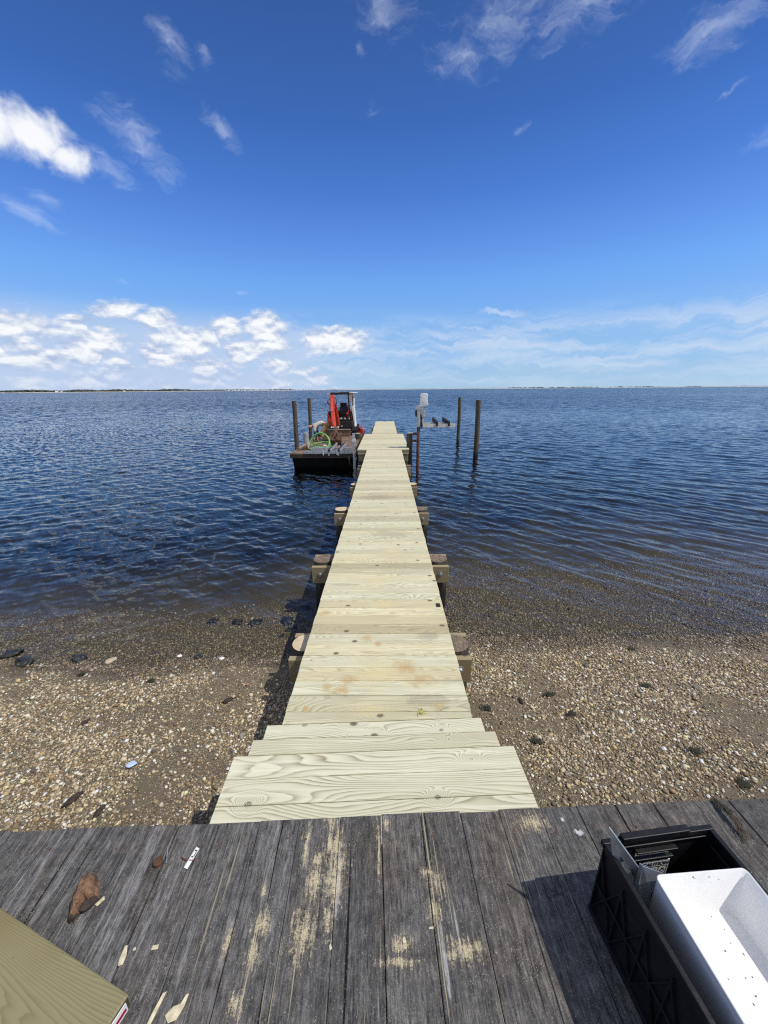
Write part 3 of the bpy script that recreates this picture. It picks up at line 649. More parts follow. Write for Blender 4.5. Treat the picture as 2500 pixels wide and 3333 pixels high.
def woods(name, lst, label):
    b = MB()
    ico = [(0,0,1),(.89,0,.45),(.28,.85,.45),(-.72,.53,.45),(-.72,-.53,.45),(.28,-.85,.45),(.72,.53,-.45),(-.28,.85,-.45),(-.89,0,-.45),(-.28,-.85,-.45),(.72,-.53,-.45),(0,0,-1)]
    fi = [(0,1,2),(0,2,3),(0,3,4),(0,4,5),(0,5,1),(1,6,2),(2,7,3),(3,8,4),(4,9,5),(5,10,1),(2,6,7),(3,7,8),(4,8,9),(5,9,10),(1,10,6),(6,11,7),(7,11,8),(8,11,9),(9,11,10),(10,11,6)]
    for (a, d, h, w) in lst:
        x, y = polar(a, d); z0 = 1.5
        b.cyl((x, y, 0), (x, y, z0+h*.5), .5, .3, 5)
        for k in range(3):
            q = [random.uniform(.75, 1.2) for _ in range(3)]
            ox, oy, oz = random.uniform(-.5,.5)*w, random.uniform(-.4,.4)*w, random.uniform(.35,.66)*h
            b.add([(x+ox+p[0]*w*.55*q[0], y+oy+p[1]*w*.55*q[1], z0+oz+p[2]*h*.33*q[2]) for p in ico], fi)
    return tag(b.build(name, m_ftree, smooth=False, fixn=False), label, 'trees', kind='stuff')
rw = random.Random(5); wl = []
for i in range(1500):
    a = rw.uniform(-64, -13); k = 1.0 if a < -28 else max(.35, (-13-a)/15)
    if a > -28 and rw.random() > k*1.1: continue
    d = 2300 + 22*(a+50) + rw.uniform(70, 240)
    h = rw.uniform(8, 13)*(.8 + .5*vnoise(a*.8, 0, 4))*(1.0 if a < -26 else .72); wl.append((a, d, float(h), rw.uniform(9, 17)))
woods('far_woods', wl, 'dark continuous belt of trees along the far left shore')
wl = []
for i in range(330):
    a = 17 + 50*rw.random()**1.1
    if vnoise(a*1.3, 3, 8) < .34 and a > 27: continue
    wl.append((a, 3650 + 9*(a+10) + rw.uniform(0, 120), rw.uniform(5, 10.5)*(1.0 if a < 27 or vnoise(a*.9, 1, 2) > .55 else .62), rw.uniform(10, 20)))
woods('barrier_woods', wl, 'thin line of low trees on the far right barrier beach')
hs = [(-39.5,1.2,'white house with a low roof at the left end of the far shore'),(-39.1,.8,None),(-33.2,1.0,'lone pale house standing under the far left woods'),(-26.6,.9,None)]
for k in range(26): hs.append((-21.5 + 11.5*k/26 + rw.uniform(-.15,.15), rw.uniform(.75,1.15), None))
hs += [(-7.4,.9,'large white building standing apart on the bare far shore'),(-7.1,.7,None)]
for (a, s, lb) in hs:
    d = 2300 + 22*(a+50) + rw.uniform(15, 65); x, y = polar(a, d); w, dp, h = 11*s, 9*s, 6.2*s
    r = thing('shore_house', (x, y, 1), lb or 'small white house in the row along the far shore', 'house', 'white houses on the far shore')
    b = MB(); b.box((x, y, 1+h/2), (w, dp, h), rz=R(-a)); b.build('wall', m_fhouse, r)
    Mx = Matrix.Translation((x, y, 1+h)) @ Matrix.Rotation(R(-a), 4, 'Z'); b = MB(); b.M = Mx
    b.prism([(-w*.56, 0), (w*.56, 0), (0, h*.45)], -dp*.56, dp*.56); b.build('roof', m_froof, r)

# ------------------------------------------------------------------ new walkway
pier = thing('walkway_pier', (0, 1.4, 0), 'long narrow pier of fresh pale decking running out over the water', 'pier')
class Boards(MB):
    def __init__(s): super().__init__(); s.a = []
    def board(s, x0, x1, y0, y1, z1, th=.038, ch=.003, rz=0.0, seed=None, tn=None, yc=None, corners=None):
        seed = random.random() if seed is None else seed; tn = random.random() if tn is None else tn
        q = corners or [(x0,y0),(x1,y0),(x1,y1),(x0,y1)]
        cx = sum(p[0] for p in q)/4; cy = sum(p[1] for p in q)/4
        def ins(p, c): return (p[0] + (c if p[0] < cx else -c), p[1] + (c if p[1] < cy else -c))
        q2 = [ins(p, ch) for p in q]
        vs = [(*p, z1-th) for p in q] + [(*p, z1-ch) for p in q] + [(*p, z1) for p in q2]
        s.add(vs, [(0,3,2,1)] + [(i, (i+1) % 4, (i+1) % 4+4, i+4) for i in range(4)] + [(i+4, (i+1) % 4+4, (i+1) % 4+8, i+8) for i in range(4)] + [(8,9,10,11)])
        s.a += [(cy if yc is None else yc, seed, tn)] * 12
    def done(s, name, mat, parent=None, loc=None):
        o = s.build(name, mat, parent, fixn=False)
        at = o.data.attributes.new('brd', 'FLOAT_VECTOR', 'POINT'); at.data.foreach_set('vector', np.array(s.a, np.float32).ravel()); return o
ZD = .80
# fanned-out boards at the landward end, turned to meet the old deck
rf = Matrix.Rotation(TH, 3, 'Z')
fl = Boards(); seeds = [.134, .571, .318, .742, .205, .44, .62]
segs = [(.820,1.00,1.13),(.820,1.133,1.27),(.820,1.273,1.42),(.820,1.423,1.56),(.820,1.563,1.702),(.741,1.705,1.806),(.682,1.809,1.912)]
for k, (hw, a, b_) in enumerate(segs):
    pts = [rf @ Vector(p) for p in ((-hw, a, 0), (hw, a, 0), (hw, b_, 0), (-hw, b_, 0))]
    fl.board(0,0,0,0, ZD - .002 + .0012*(k % 2), seed=seeds[k], tn=.12+.1*random.random(), corners=[(p.x+.058, p.y) for p in pts], yc=(a+b_)/2)
fo = fl.done('flared_end_boards', m_flare, pier)
d = Boards()
ya = rf @ Vector((-.608, 1.915, 0)); yb = rf @ Vector((.612, 1.915, 0))
d.board(0,0,0,0, ZD, corners=[(-.607, ya.y), (.607, yb.y), (.607,1.985), (-.607,1.985)], seed=.85, tn=.1)
y = 1.988; PL0, PL1 = 13.46, 18.36; far_part = False
while y < 25.75:
    e0, e1 = random.uniform(-.003,.003), random.uniform(-.003,.003)
    wide = PL0 - .02 < y < PL1 - .05
    if wide and d.v and not far_part: deck = d.done('deck_boards', m_deck, pier); d = Boards(); far_part = True
    if not wide: d.board(-.608+e0, .608+e1, y, y+.1370, ZD + random.uniform(-.0012,.0012))
    y += .1402
deck = d.done('deck_boards', m_deck, pier)
d = Boards(); y = 1.988
while y < 25.75:
    if PL0 - .02 < y < PL1 - .05:
        d.board(-.950+random.uniform(-.003,.003), .880+random.uniform(-.003,.003), y, y+.1370, ZD + random.uniform(-.0012,.0012))
    y += .1402
d.done('platform_boards', m_deck, pier)
for x in (-.50, 0, .50):
    b = MB(); b.box((x, 13.7, .666), (.045, 24.0, .188)); b.build('stringer', m_beam, pier)
b = MB(); b.box((-.035, PL0+.06, .690), (1.80, .04, .140)); b.box((-.035, PL1-.07, .690), (1.80, .04, .140))
b.box((-.915, (PL0+PL1)/2, .690), (.04, PL1-PL0-.18, .140)); b.box((.845, (PL0+PL1)/2, .690), (.04, PL1-PL0-.18, .140))
b.build('rim_joist', m_rim, pier)
bents = [(2.92,-.80,.80),(4.73,-.93,.885),(6.98,-.925,.86),(8.98,-.80,.805),(11.3,-.79,.82),(13.75,-.93,.86),(16.0,-.93,.86),(18.15,-.92,.85),(20.1,-.80,.76),(22.9,-.78,.76),(25.5,-.72,.70)]
for k, (y, xl, xr) in enumerate(bents):
    pr = .135 if k else .125; zt = .640
    for sgn, x in ((-1, xl), (1, xr)):
        cx = x - sgn*(pr + .004)
        yy = y + random.uniform(-.012, .012)
        gz = float(ground_z(np.array(cx), np.array(yy))) - .5
        b = MB()
        n = 22; ring = []
        zs = [gz, -.1, .25, zt-.012, zt]
        b.tube([(cx + .004*math.sin(z_*5), yy, z_) for z_ in zs], [pr*1.04, pr*1.03, pr*1.01, pr, pr*.97], n)
        b.m[-1] = 1
        b.build('pile', [m_pile, (m_cut2 if (k, sgn) in ((0,-1),(2,-1),(3,1),(3,-1)) else m_cut1)], pier, smooth=True)
    for f in (-1, 1):
        yb = y + f*(pr + .034)
        zc = .485 + (.006 if f > 0 else 0)
        b = MB(); b.box(((xl+xr)/2, yb, zc), (xr-xl+.015*f, .058, .235)); bo = b.build('cross_beam', m_beam, pier, bevel=.005)
        for sgn, x in ((-1, xl), (1, xr)):
            cx = x - sgn*pr*.85
            b = MB(); b.cyl((cx, yb+f*.029, .50), (cx, yb+f*.036, .50), .034, .034, 16); b.cyl((cx, yb+f*.036, .50), (cx, yb+f*.056, .50), .020, .014, 12)
            b.build('bolt', m_galv, pier, smooth=True)

# ------------------------------------------------------------------ old deck at the bulkhead
old = thing('weathered_deck', tuple(ORG), 'old grey weathered plank deck dusted with sawdust in the foreground', 'deck')
old.rotation_euler.z = TH; old['base'] = (0, 0, 0)
d = Boards()
lines = [-.698-.1475*k for k in range(26, 0, -1)] + [-.698,-.553,-.406,-.262,-.114,.036,.182,.330,.475] + [.475+.1475*k for k in range(1, 26)]
rg = random.Random(3)
for i in range(len(lines)-1):
    a, b_ = lines[i], lines[i+1]
    g0 = .003 if abs(a+.698) < .01 else .0004 + rg.random()*.0012; g1 = .0004 + rg.random()*.0012
    if abs(b_+.698) < .01: g1 = .003
    ye = rg.uniform(-.004, .004); zj = rg.uniform(-.0025, .0015)
    # y runs out of the frame, behind the viewer
    q = [(a+g0, -3.6), (b_-g1, -3.6), (b_-g1, ye), (a+g0, ye)]
    d.board(0,0,0,0, zj, th=.04, ch=.0018, corners=q, yc=(a+b_)/2, seed=rg.random(), tn=rg.random())
o = d.done('plank', m_old, old); o.location = (0,0,0); o.name = 'deck_planks'
b = MB(); b.cyl((0,0,-.006), (0,0,.0012), .0042, .0036, 10); nh = None
for i in range(16, 39):
    for q in (.35, -.35):
        xm = (lines[i]+lines[i+1])/2 + q*.147*.8; yk = -.075 + rg.uniform(-.012,.012)
        if nh is None: nh = b.build('nail_head', m_rust, old); c_ = nh
        else: c_ = nh.copy(); COL.objects.link(c_)
        c_.location = (xm, yk, rg.uniform(-.0015,.001))
b = MB(); b.box((0, -.10, -.14), (7.6, .06, .195)); b.box((0, -.16, -.62), (7.6, .05, .80))
for k in range(-3, 4): b.cyl((k*1.1+.4, -.26, -1.6), (k*1.1+.4, -.26, -.05), .11, .11, 14)
for k in range(1, 6): b.box((0, -.1-.6*k, -.115), (7.6, .045, .15))
o = b.build('bulkhead_timber', m_oldside, old); o.location = (0,0,0)

def on_deck(x, y, z=0.0): return Vector((x, y, 1.316 + z))
def add_brd(o, seed=.4):
    at = o.data.attributes.new('brd', 'FLOAT_VECTOR', 'POINT'); n = len(o.data.vertices)
    at.data.foreach_set('vector', np.tile(np.array([0, seed, .5], np.float32), n))
# ------------------------------------------------------------------ loose plank at the lower left
lp = thing('treated_plank', (-.6, .545, 1.318), 'wide green treated plank lying across the weathered deck with a stapled tag', 'plank')
ex = Vector((-.945, .327, 0)).normalized(); ey = Vector((-.327, -.945, 0)).normalized()
lp.rotation_euler.z = math.atan2(ex.y, ex.x)   # local +x runs away from the visible end, +y runs towards the far edge mirrored below
lp['base'] = (0,0,0)
b = MB(); b.box((.75, .142, .0205), (1.5, .285, .039)); o = b.build('timber', m_block, lp, bevel=.004); o.location = (.0,.0,0)
b = MB(); b.box((-.0008, .142, .0205), (.0016, .277, .031)); o = b.build('end_grain', paint('dark end grain', (.052,.050,.026), .9, 0, .4, 40, (.10,.09,.05), .4), lp); o.location = (0,0,0)
b = MB(); b.box((-.0034, .074, .019), (.002, .125, .031)); tg = b.build('paper_tag', m_paper, lp); tg.location = (0,0,0)
b = MB(); b.box((-.0050, .074, .0165), (.0014, .118, .009)); s_ = b.build('stripe', m_redink, tg)
s_.location = (0,0,0)

# ------------------------------------------------------------------ black crate with its contents
CA = R(6.6); cr0 = Vector((.667, .742, 1.318))
crate = thing('plastic_crate', tuple(cr0), 'black plastic crate holding a white tray on the weathered deck', 'crate'); crate.rotation_euler.z = CA; crate['base'] = (0,0,0)
CW, CL, CH, TK = .330, .50, .278, .0045
def cpart(b, name, mat, parent=None, bevel=.0015, smooth=False):
    o = b.build(name, mat, parent or crate, bevel=bevel, smooth=smooth); o.location = (0,0,0); return o
b = MB(); b.box((CW/2, -CL/2, .004), (CW-.012, CL-.012, .006)); cpart(b, 'bottom', m_blackp)
b = MB(); hx0, hx1, hz0, hz1 = CW/2-.060, CW/2+.050, CH-.074, CH-.040
for (x0, x1, z0, z1) in ((0, hx0, .002, CH-.002), (hx1, CW, .002, CH-.002), (hx0, hx1, .002, hz0), (hx0, hx1, hz1, CH-.002)):
    b.box(((x0+x1)/2, -TK/2-.004, (z0+z1)/2), (x1-x0, TK, z1-z0))
b.box(((hx0+hx1)/2, -TK-.0065, hz0-.003), (hx1-hx0+.016, .010, .006)); b.box(((hx0+hx1)/2, -TK-.009, hz1+.003), (hx1-hx0+.016, .016, .006))
for xx in (.028, .062, CW-.062, CW-.028): b.box((xx, .0005, CH/2-.02), (.005, .008, CH-.06))
cpart(b, 'end_wall', m_blackp)
b = MB(); b.box((CW/2, -CL+TK/2+.004, CH/2), (CW, TK, CH-.004)); cpart(b, 'end_wall', m_blackp)
for sx, name in ((0, 'side_wall'), (1, 'side_wall')):
    b = MB(); x = TK/2+.004 if sx == 0 else CW-TK/2-.004
    b.box((x, -CL/2, CH/2), (TK, CL-.006, CH-.004)); xo = x - (1 if sx == 0 else -1)*.006
    n = 6
    for k in range(n+1): b.box((xo, -.012-(CL-.024)*k/n, CH/2-.012), (.010, .005, CH-.05))
    for k in range(n):
        y0 = -.012-(CL-.024)*k/n; y1 = y0-(CL-.024)/n
        b.beam((xo, y0, .02), (xo, y1, CH-.05), .004, .009, up=(1,0,0)); b.beam((xo, y1, .02), (xo, y0, CH-.05), .004, .009, up=(1,0,0))
    b.box((xo, -CL/2, CH/2-.012), (.010, CL-.02, .005)); b.box((xo, -CL/2, .012), (.012, CL-.01, .014))
    cpart(b, name, m_blackp)
b = MB(); r_ = .014
b.box((CW/2, -.004, CH), (CW+.010, r_, .018)); b.box((CW/2, -CL+.004, CH), (CW+.010, r_, .018))
b.box((.004, -CL/2, CH), (r_, CL-.022, .018)); b.box((CW-.004, -CL/2, CH), (r_, CL-.022, .018))
b.box((CW/2-.012, -.004, CH+.010), (.205, .018, .020)); b.box((CW/2-.012, .005, CH-.010), (.205, .005, .03))
b.box((CW/2, -.013, CH-.012), (CW-.02, .004, .004)); b.box((CW-.014, -CL/2, CH-.03), (.004, CL-.03, .004))
cpart(b, 'rim', m_blackp, bevel=.003)
b = MB(); b.box((CW/2+.012, -TK-.0062, .136), (.086, .0012, .094)); cl = cpart(b, 'caution_label', m_paper, bevel=0)
cl['label'] = 'white caution label inside the far end of the crate'
fc_ = bpy.data.curves.new('caution_text', 'FONT'); fc_.body = 'CAUTION'; fc_.size = .0185; fc_.align_x = 'CENTER'; fc_.extrude = .0003; fc_.offset = .0004
fo_ = bpy.data.objects.new('caution_text_tmp', fc_); COL.objects.link(fo_)
bpy.context.view_layer.update(); dg = bpy.context.evaluated_depsgraph_get()
tm = bpy.data.meshes.new_from_object(fo_.evaluated_get(dg)); tm.materials.clear(); tm.materials.append(m_ink); bpy.data.objects.remove(fo_)
ct = bpy.data.objects.new('caution_lettering', tm); COL.objects.link(ct); ct.parent = cl
ct.matrix_local = Matrix.Translation((CW/2+.012, -TK-.0074, .164)) @ Matrix.Rotation(R(90), 4, 'X')
b = MB(); xc, yk = CW/2+.012, -TK-.0072
b.box((xc, yk, .158), (.078, .0006, .0018)); b.box((xc, yk, .126), (.078, .0006, .0012)); b.box((xc, yk, .094), (.078, .0006, .0012))
for dx in (-.039, -.013, .013, .039): b.box((xc+dx, yk, .1265), (.0012, .0006, .065))
for cx_, cz_ in ((-.026,.142),(0,.142),(.026,.142),(-.026,.110),(0,.110),(.026,.110)):
    b.beam((xc+cx_-.009, yk, cz_-.008), (xc+cx_+.004, yk, cz_+.006), .0035, .0006, up=(0,1,0)); b.beam((xc+cx_-.002, yk, cz_+.007), (xc+cx_+.009, yk, cz_-.003), .0022, .0006, up=(0,1,0))
    b.box((xc+cx_+.003, yk, cz_-.009), (.012, .0006, .002))
lb = cpart(b, 'caution_drawings', m_ink, bevel=0); lb.parent = cl; lb.location = (0,0,0)
# white tray standing in the crate
TA = R(4.5); tr0 = Vector((.742, .648, 1.628))
tray = thing('white_tray', tuple(tr0), 'scuffed white plastic tray with sloping sides sitting in the black crate', 'tray'); tray.rotation_euler = (R(2.0), R(1.5), TA); tray['base'] = (0,0,0)
def rrect(x0, x1, y0, y1, r, z, n=5):
    out = []
    for cx_, cy_, a0 in ((x1-r, y1-r, 0), (x0+r, y1-r, 90), (x0+r, y0+r, 180), (x1-r, y0+r, 270)):
        for k in range(n+1):
            a = R(a0 + 90*k/n); out.append((cx_+r*math.cos(a), cy_+r*math.sin(a), z))
    return out
TW, TL = .252, .40
loops = [rrect(.014, TW-.014, -TL+.014, -.010, .012, -.26), rrect(.001, TW-.001, -TL, -.001, .014, -.004), rrect(0, TW, -TL, 0, .014, 0), rrect(.0015, TW-.0015, -TL+.0015, -.0015, .013, .0015),
         rrect(.0045, TW-.0045, -TL+.0045, -.0045, .012, -.001), rrect(.056, TW-.026, -TL+.06, -.030, .020, -.108), rrect(.060, TW-.030, -TL+.064, -.034, .018, -.112)]
b = MB(); n = len(loops[0]); vs = sum(loops, []); fs = []
for i in range(len(loops)-1):
    for k in range(n): fs.append((i*n+k, i*n+(k+1) % n, (i+1)*n+(k+1) % n, (i+1)*n+k))
fs.append(tuple((len(loops)-1)*n+k for k in range(n)))
b.add(vs, fs); o = b.build('tray_shell', m_white, tray, smooth=True, fixn=False); o.location = (0,0,0)
b = MB()
for k in range(15):
    x_, y_ = random.uniform(.07, TW-.06), random.uniform(-.36, -.04); q = [(x_+random.uniform(-.003,.003), y_+random.uniform(-.004,.004)) for _ in range(5)]
    b.sphere((x_, y_, -.1115), (random.uniform(.0008,.0026), random.uniform(.001,.003), .0008), 7, 4)
for k in range(9):
    x_ = random.uniform(.10, .21); f_ = random.uniform(.05,.4); b.sphere((x_, -.0045-.0215*f_, -.001-.107*f_), (random.uniform(.001,.005), .0012, random.uniform(.001,.004)), 7, 4)
o = b.build('scuff_marks', paint('grey grit', (.16,.15,.15), .9, 0, .3, 60), tray); o.location = (0,0,0)
# two galvanised plates
def plate(name, base, q, th, label):
    r = thing(name, base, label, 'metal plate'); q = [Vector(p) for p in q]
    nrm = (q[1]-q[0]).cross(q[2]-q[0]).normalized()*th
    b = MB(); n = len(q); b.add([p for p in q] + [p+nrm for p in q], [tuple(range(n)), tuple(range(2*n-1, n-1, -1))] + [(i, i+n, (i+1) % n+n, (i+1) % n) for i in range(n)])
    return r, b
r, b = plate('galvanised_plate', (.69,.70,1.40), [(.664,.728,1.680),(.674,.707,1.602),(.722,.640,1.50),(.735,.625,1.40),(.750,.645,1.40),(.737,.672,1.592)], .004, 'tall galvanised steel plate leaning out over the crate rim')
b.build('plate_blade', m_galv, r, bevel=.0008)
b = MB(); b.beam((.690,.699,1.606), (.694,.695,1.598), .006, .006); b.beam((.7105,.6755,1.592), (.7145,.6715,1.585), .006, .006); b.build('bolt_hole', m_black, r)
r, b = plate('galvanised_bracket', (.735,.66,1.40), [(.7255,.673,1.622),(.716,.658,1.54),(.723,.650,1.42),(.755,.640,1.42),(.752,.655,1.54),(.778,.668,1.604)], .004, 'short bent galvanised bracket wedged between the crate wall and the white tray')
b.build('bracket_face', m_galv, r, bevel=.0008)
b = MB(); b.hexa([Vector(p) for p in ((.7255,.673,1.622),(.7135,.660,1.54),(.7185,.655,1.42),(.7205,.653,1.42),(.729,.674,1.623),(.7185,.659,1.54),(.7235,.654,1.42),(.722,.652,1.42))]) if False else b.beam((.7265,.674,1.623), (.715,.658,1.53), .007, .004)
b.build('bracket_flange', m_galv, r)

# ------------------------------------------------------------------ small things on the old deck
def lump(name, pts, mat, label, cat, c, squash, seed, rot=0, res=(14, 9), jag=.28, parent=None, off=(0,0,0)):
    b = MB(); Mx = Matrix.Rotation(rot, 4, 'Z'); b.sphere((0,0,0), 1, *res)
    rg = random.Random(seed); vs = []
    for v in b.v:
        v = Vector(v); k = 1 + jag*(fb(v.x*1.7+seed*3.1+5, v.y*1.7+v.z*1.3+5, seed, 3)-.47)*2
        vs.append(Mx @ Vector((v.x*squash[0]*k, v.y*squash[1]*k, v.z*squash[2]*k)) + Vector(off))
    b.v = [tuple(v) for v in vs]
    o = b.build(name, mat, None, smooth='all')
    if parent is not None: o.parent = parent; o.location = (0,0,0)
    else: o.location = c; tag(o, label, cat)
    return o
ch = thing('rotten_wood_chunk', (-.885, .767, 1.316), 'wedge of crumbly brown rotten wood lying by the green plank', 'wood chunk'); ch['base'] = (0,0,0)
ch.rotation_euler.z = R(32); ch.scale = (.86, .92, .72)
b = MB()
prof = [(0,.062),(.016,.058),(.030,.040),(.040,.010),(.042,-.020),(.044,-.040),(.020,-.046),(.004,-.026),(-.012,-.050),(-.026,-.062),(-.040,-.052),(-.040,-.020),(-.034,.012),(-.024,.040),(-.010,.060)]
NR = 5; vs = []; fs = []; n = len(prof)
for j in range(NR+1):
    zf = j/NR; kk = 1 - .40*zf**2.2
    for i, (x, y) in enumerate(prof):
        jt = 1 + .10*math.sin(i*2.3+j*1.7); vs.append((x*kk*jt, y*kk*jt - .006*zf, .052*zf*(1 + .12*math.sin(i*1.9))))
for j in range(NR):
    for i in range(n): fs.append((j*n+i, j*n+(i+1) % n, (j+1)*n+(i+1) % n, (j+1)*n+i))
fs.append(tuple(NR*n+i for i in range(n))); fs.append(tuple(range(n-1, -1, -1))); b.add(vs, fs)
o = b.build('wood_body', m_bark, ch, smooth=True); o.location = (0,0,0)
lump('broken_end', None, m_bark2, None, None, None, (.030,.015,.020), 4, .15, jag=.5, parent=ch, off=(.014,-.045,.018)); lump('broken_end', None, m_bark2, None, None, None, (.016,.013,.014), 6, -.4, jag=.5, parent=ch, off=(-.030,-.055,.014))
def flake(x, y, pts, th, label, mat=m_chip, rz=0, tilt=.12, name='wood_chip', cat='wood chip', grp='wood chips scattered on the old deck', z=1.3165):
    b = MB(); b.prism(pts, 0, th, 'z'); o = b.build(name, mat, bevel=.0006); o.location = (x, y, z); o.rotation_euler = (tilt, tilt*.6, rz)
    return tag(o, label, cat, grp)
flake(-.678,.630,[(-.006,-.018),(.006,-.016),(.008,.002),(.002,.022),(-.004,.02),(-.008,-.002)],.003,'leaf shaped yellow wood chip beside the plank gap',rz=.15)
flake(-.479,.539,[(-.020,-.020),(-.004,-.028),(.012,-.018),(.016,.006),(.014,.026),(.008,.024),(.004,.006),(-.010,-.002)],.004,'largest pale wood chip, near the tagged end of the green plank',rz=-.25)
flake(-.600,.648,[(-.010,-.003),(.008,-.005),(.010,.004),(-.006,.006)],.002,'small square pale chip right of the leaf shaped chip',rz=.3)
flake(-.535,.532,[(-.006,-.034),(.004,-.03),(.009,.01),(.012,.034),(.004,.03),(-.002,.0)],.003,'long thin splinter beside the tagged plank end',rz=-.1)
flake(-.829,.750,[(-.007,-.012),(.004,-.010),(.008,.010),(-.002,.014)],.002,'pale chip beside the rotten wood chunk',rz=-.5)
flake(-.656,.645,[(-.004,-.003),(.004,-.003),(.003,.004),(-.003,.003)],.002,'tiny crumb of yellow wood near the leaf shaped chip',rz=.3)
flake(.106,.664,[(-.006,-.005),(.003,-.006),(.005,.002),(.002,.007),(-.005,.003)],.003,'round pale crumb of wood at the middle of the old deck',rz=.3)
flake(.186,.690,[(-.008,-.003),(.008,-.002),(.006,.003),(-.007,.002)],.002,'slim pale crumb lying over the middle plank gap',rz=.1)
flake(-.103,.650,[(-.003,-.007),(.004,-.005),(.002,.007),(-.004,.003)],.002,'pale crumb beside the long streak of sawdust',rz=.3)
b = MB(); b.cyl((0,0,0), (0,0,.009), .013, .0125, 16); b.cyl((0,0,.009), (0,0,.014), .0105, .009, 16)
b.tube([(math.cos(k*.39)*.0118, math.sin(k*.39)*.0118, .013) for k in range(16)], .0030, 6, closed=True)
o = b.build('rusty_bolt_head', m_rust, smooth=True); o.location = (-.703,.849,1.3165); tag(o, 'round rusty bolt head set in the gap between two old planks', 'bolt')
b = MB(); a_, e_ = Vector((0,.0,.0)), Vector((.020,-.046,.0)); b.cyl(a_, e_, .0013, .0013, 8); b.cyl(e_, e_+(e_-a_).normalized()*.0012, .0034, .0034, 10); b.cyl(a_, a_-(e_-a_).normalized()*.004, .0012, .0002, 8)
o = b.build('steel_nail', m_galv, smooth=True); o.location = (-.698,.897,1.3205); tag(o, 'thin bright nail lying beside the rusty bolt head', 'nail')
b = MB(); b.tube([(-.028,.006,.0015),(-.018,0,.003),(-.006,-.004,.0025),(.008,-.006,.0025),(.020,-.005,.0035),(.028,-.002,.0015)], [.0012,.0022,.0026,.0026,.002,.001], 8)
for k in range(7): b.cyl((-.022+.007*k, -.001-.003*math.sin(k), .003), (-.019+.007*k, .003*(-1)**k, .006), .0009, .0003, 5)
o = b.build('dried_reddish_twig', m_rustp, smooth=True); o.location = (-.610,.862,1.316); tag(o, 'curved dark red twig lying under a scrap of printed paper', 'twig')
ps = thing('paper_scrap', (-.599,.862,1.3205), 'narrow torn scrap of printed paper on the old deck', 'paper scrap'); ps['base'] = (0,0,0); ps.rotation_euler = (.05,.03,R(-12))
b = MB(); b.prism([(-.008,-.028),(.006,-.029),(.008,.030),(-.006,.032)], 0, .0006, 'z'); pp = b.build('paper', m_paper, ps); pp.location = (0,0,0)
b = MB()
for (x, y, w, h) in ((.001,.022,.009,.0035),(.004,.012,.0025,.014),(-.001,.004,.005,.004),(.0,-.005,.008,.002)): b.box((x, y, .0008), (w, h, .0004))
q = b.build('print_marks', m_ink, pp); q.location = (0,0,0)
b = MB()
for k in range(70):
    t0 = random.random(); x0, y0, z0 = 0+.010*math.sin(t0*3)+random.gauss(0,.0035), .06-.12*t0, .004+.02*max(0,1-abs(t0-.5)*2)
    b.tube([(x0,y0,z0+random.uniform(0,.004)),(x0+random.gauss(.002,.004),y0-.018,z0+.004+random.uniform(-.003,.003)),(x0+random.gauss(.001,.007),y0-.042,z0+random.uniform(-.004,.002))], [.0016,.0014,.0006], 5)
o = b.build('frayed_rope_end', m_fray); o.location = (1.297,1.005,1.3175); tag(o, 'frayed dark brown rope end hanging over the deck edge beyond the crate', 'rope')
# small things on the new pier
b = MB()
for k in range(9):
    a = R(40*k+10); L_ = random.uniform(.02,.045); cpt = Vector((math.cos(a)*L_*.5, math.sin(a)*L_*.5, .010)); e_ = Vector((math.cos(a+.5)*L_, math.sin(a+.5)*L_, .003))
    b.tube([(0,0,.006), cpt, e_], [.0022,.0020,.0012], 6)
o = b.build('curled_wood_shaving', paint('yellow green shaving', (.50,.46,.12), .8, 0, .2, 60)); o.location = (.282,1.972,.802); tag(o, 'curled yellow green wood shaving on the pier near the fanned boards', 'wood shaving')
flake(-.527,2.496,[(-.014,-.006),(.002,-.012),(.014,.004),(.004,.012),(-.006,.004)],.004,'small pale chip near the left edge of the new pier',rz=.4,grp=None,z=.8025)
b = MB(); b.prism([(-.022,-.030),(.018,-.034),(.024,.026),(-.016,.032)], 0, .004, 'z'); o = b.build('black_tape_scrap', m_rubber, bevel=.001); o.location = (.562,3.277,.8015); o.rotation_euler.z=.1; tag(o, 'torn square of black tape at the right edge of the new pier', 'tape scrap')

# ------------------------------------------------------------------ rocks, weed and shells
def rock(x, y, s, seed, label, mat=m_rock, name='shore_rock', cat='rock', grp='dark rocks in the shallows', sq=(1.0,.72,.38)):
    z = float(ground_z(np.array(x), np.array(y)))
    o = lump(name, None, mat, label, cat, (x, y, z + s*.18), (s*sq[0], s*sq[1], s*sq[2]), seed, rot=seed*1.3, res=(24,16), jag=.95)
    if grp: o['group'] = grp
    return o
rock(-2.26,4.38,.085,1,'dark wet rock under the shallows, leftmost of the group by the pier')
rock(-1.90,4.34,.070,2,'small dark rock, second from the left in the group by the pier')
rock(-1.67,4.31,.080,3,'dark submerged rock in the middle of the group by the pier')
rock(-1.25,4.34,.105,4,'largest dark submerged rock, close to the pier')
rock(-1.16,4.15,.070,5,'dark rock just shoreward of the largest one by the pier')
rock(-1.23,3.99,.050,6,'smallest dark rock of the group, nearest the shore')
rock(-1.10,4.72,.075,8,'dark rock farthest out, beside the second pier bent')
rock(-3.36,3.52,.095,9,'black weed covered rock at the water line on the left')
rock(-4.20,3.60,.10,10,'dark flat rock at the far left water line')
rock(-2.03,3.53,.055,11,'dark rock at the edge of the shallows left of the pier')
rock(-3.90,3.44,.09,12,'low dark rock between the two left water line rocks')
rock(-2.98,3.49,.055,13,'rounded tan stone at the water line',m_tan,'tan_stone','stone',None)
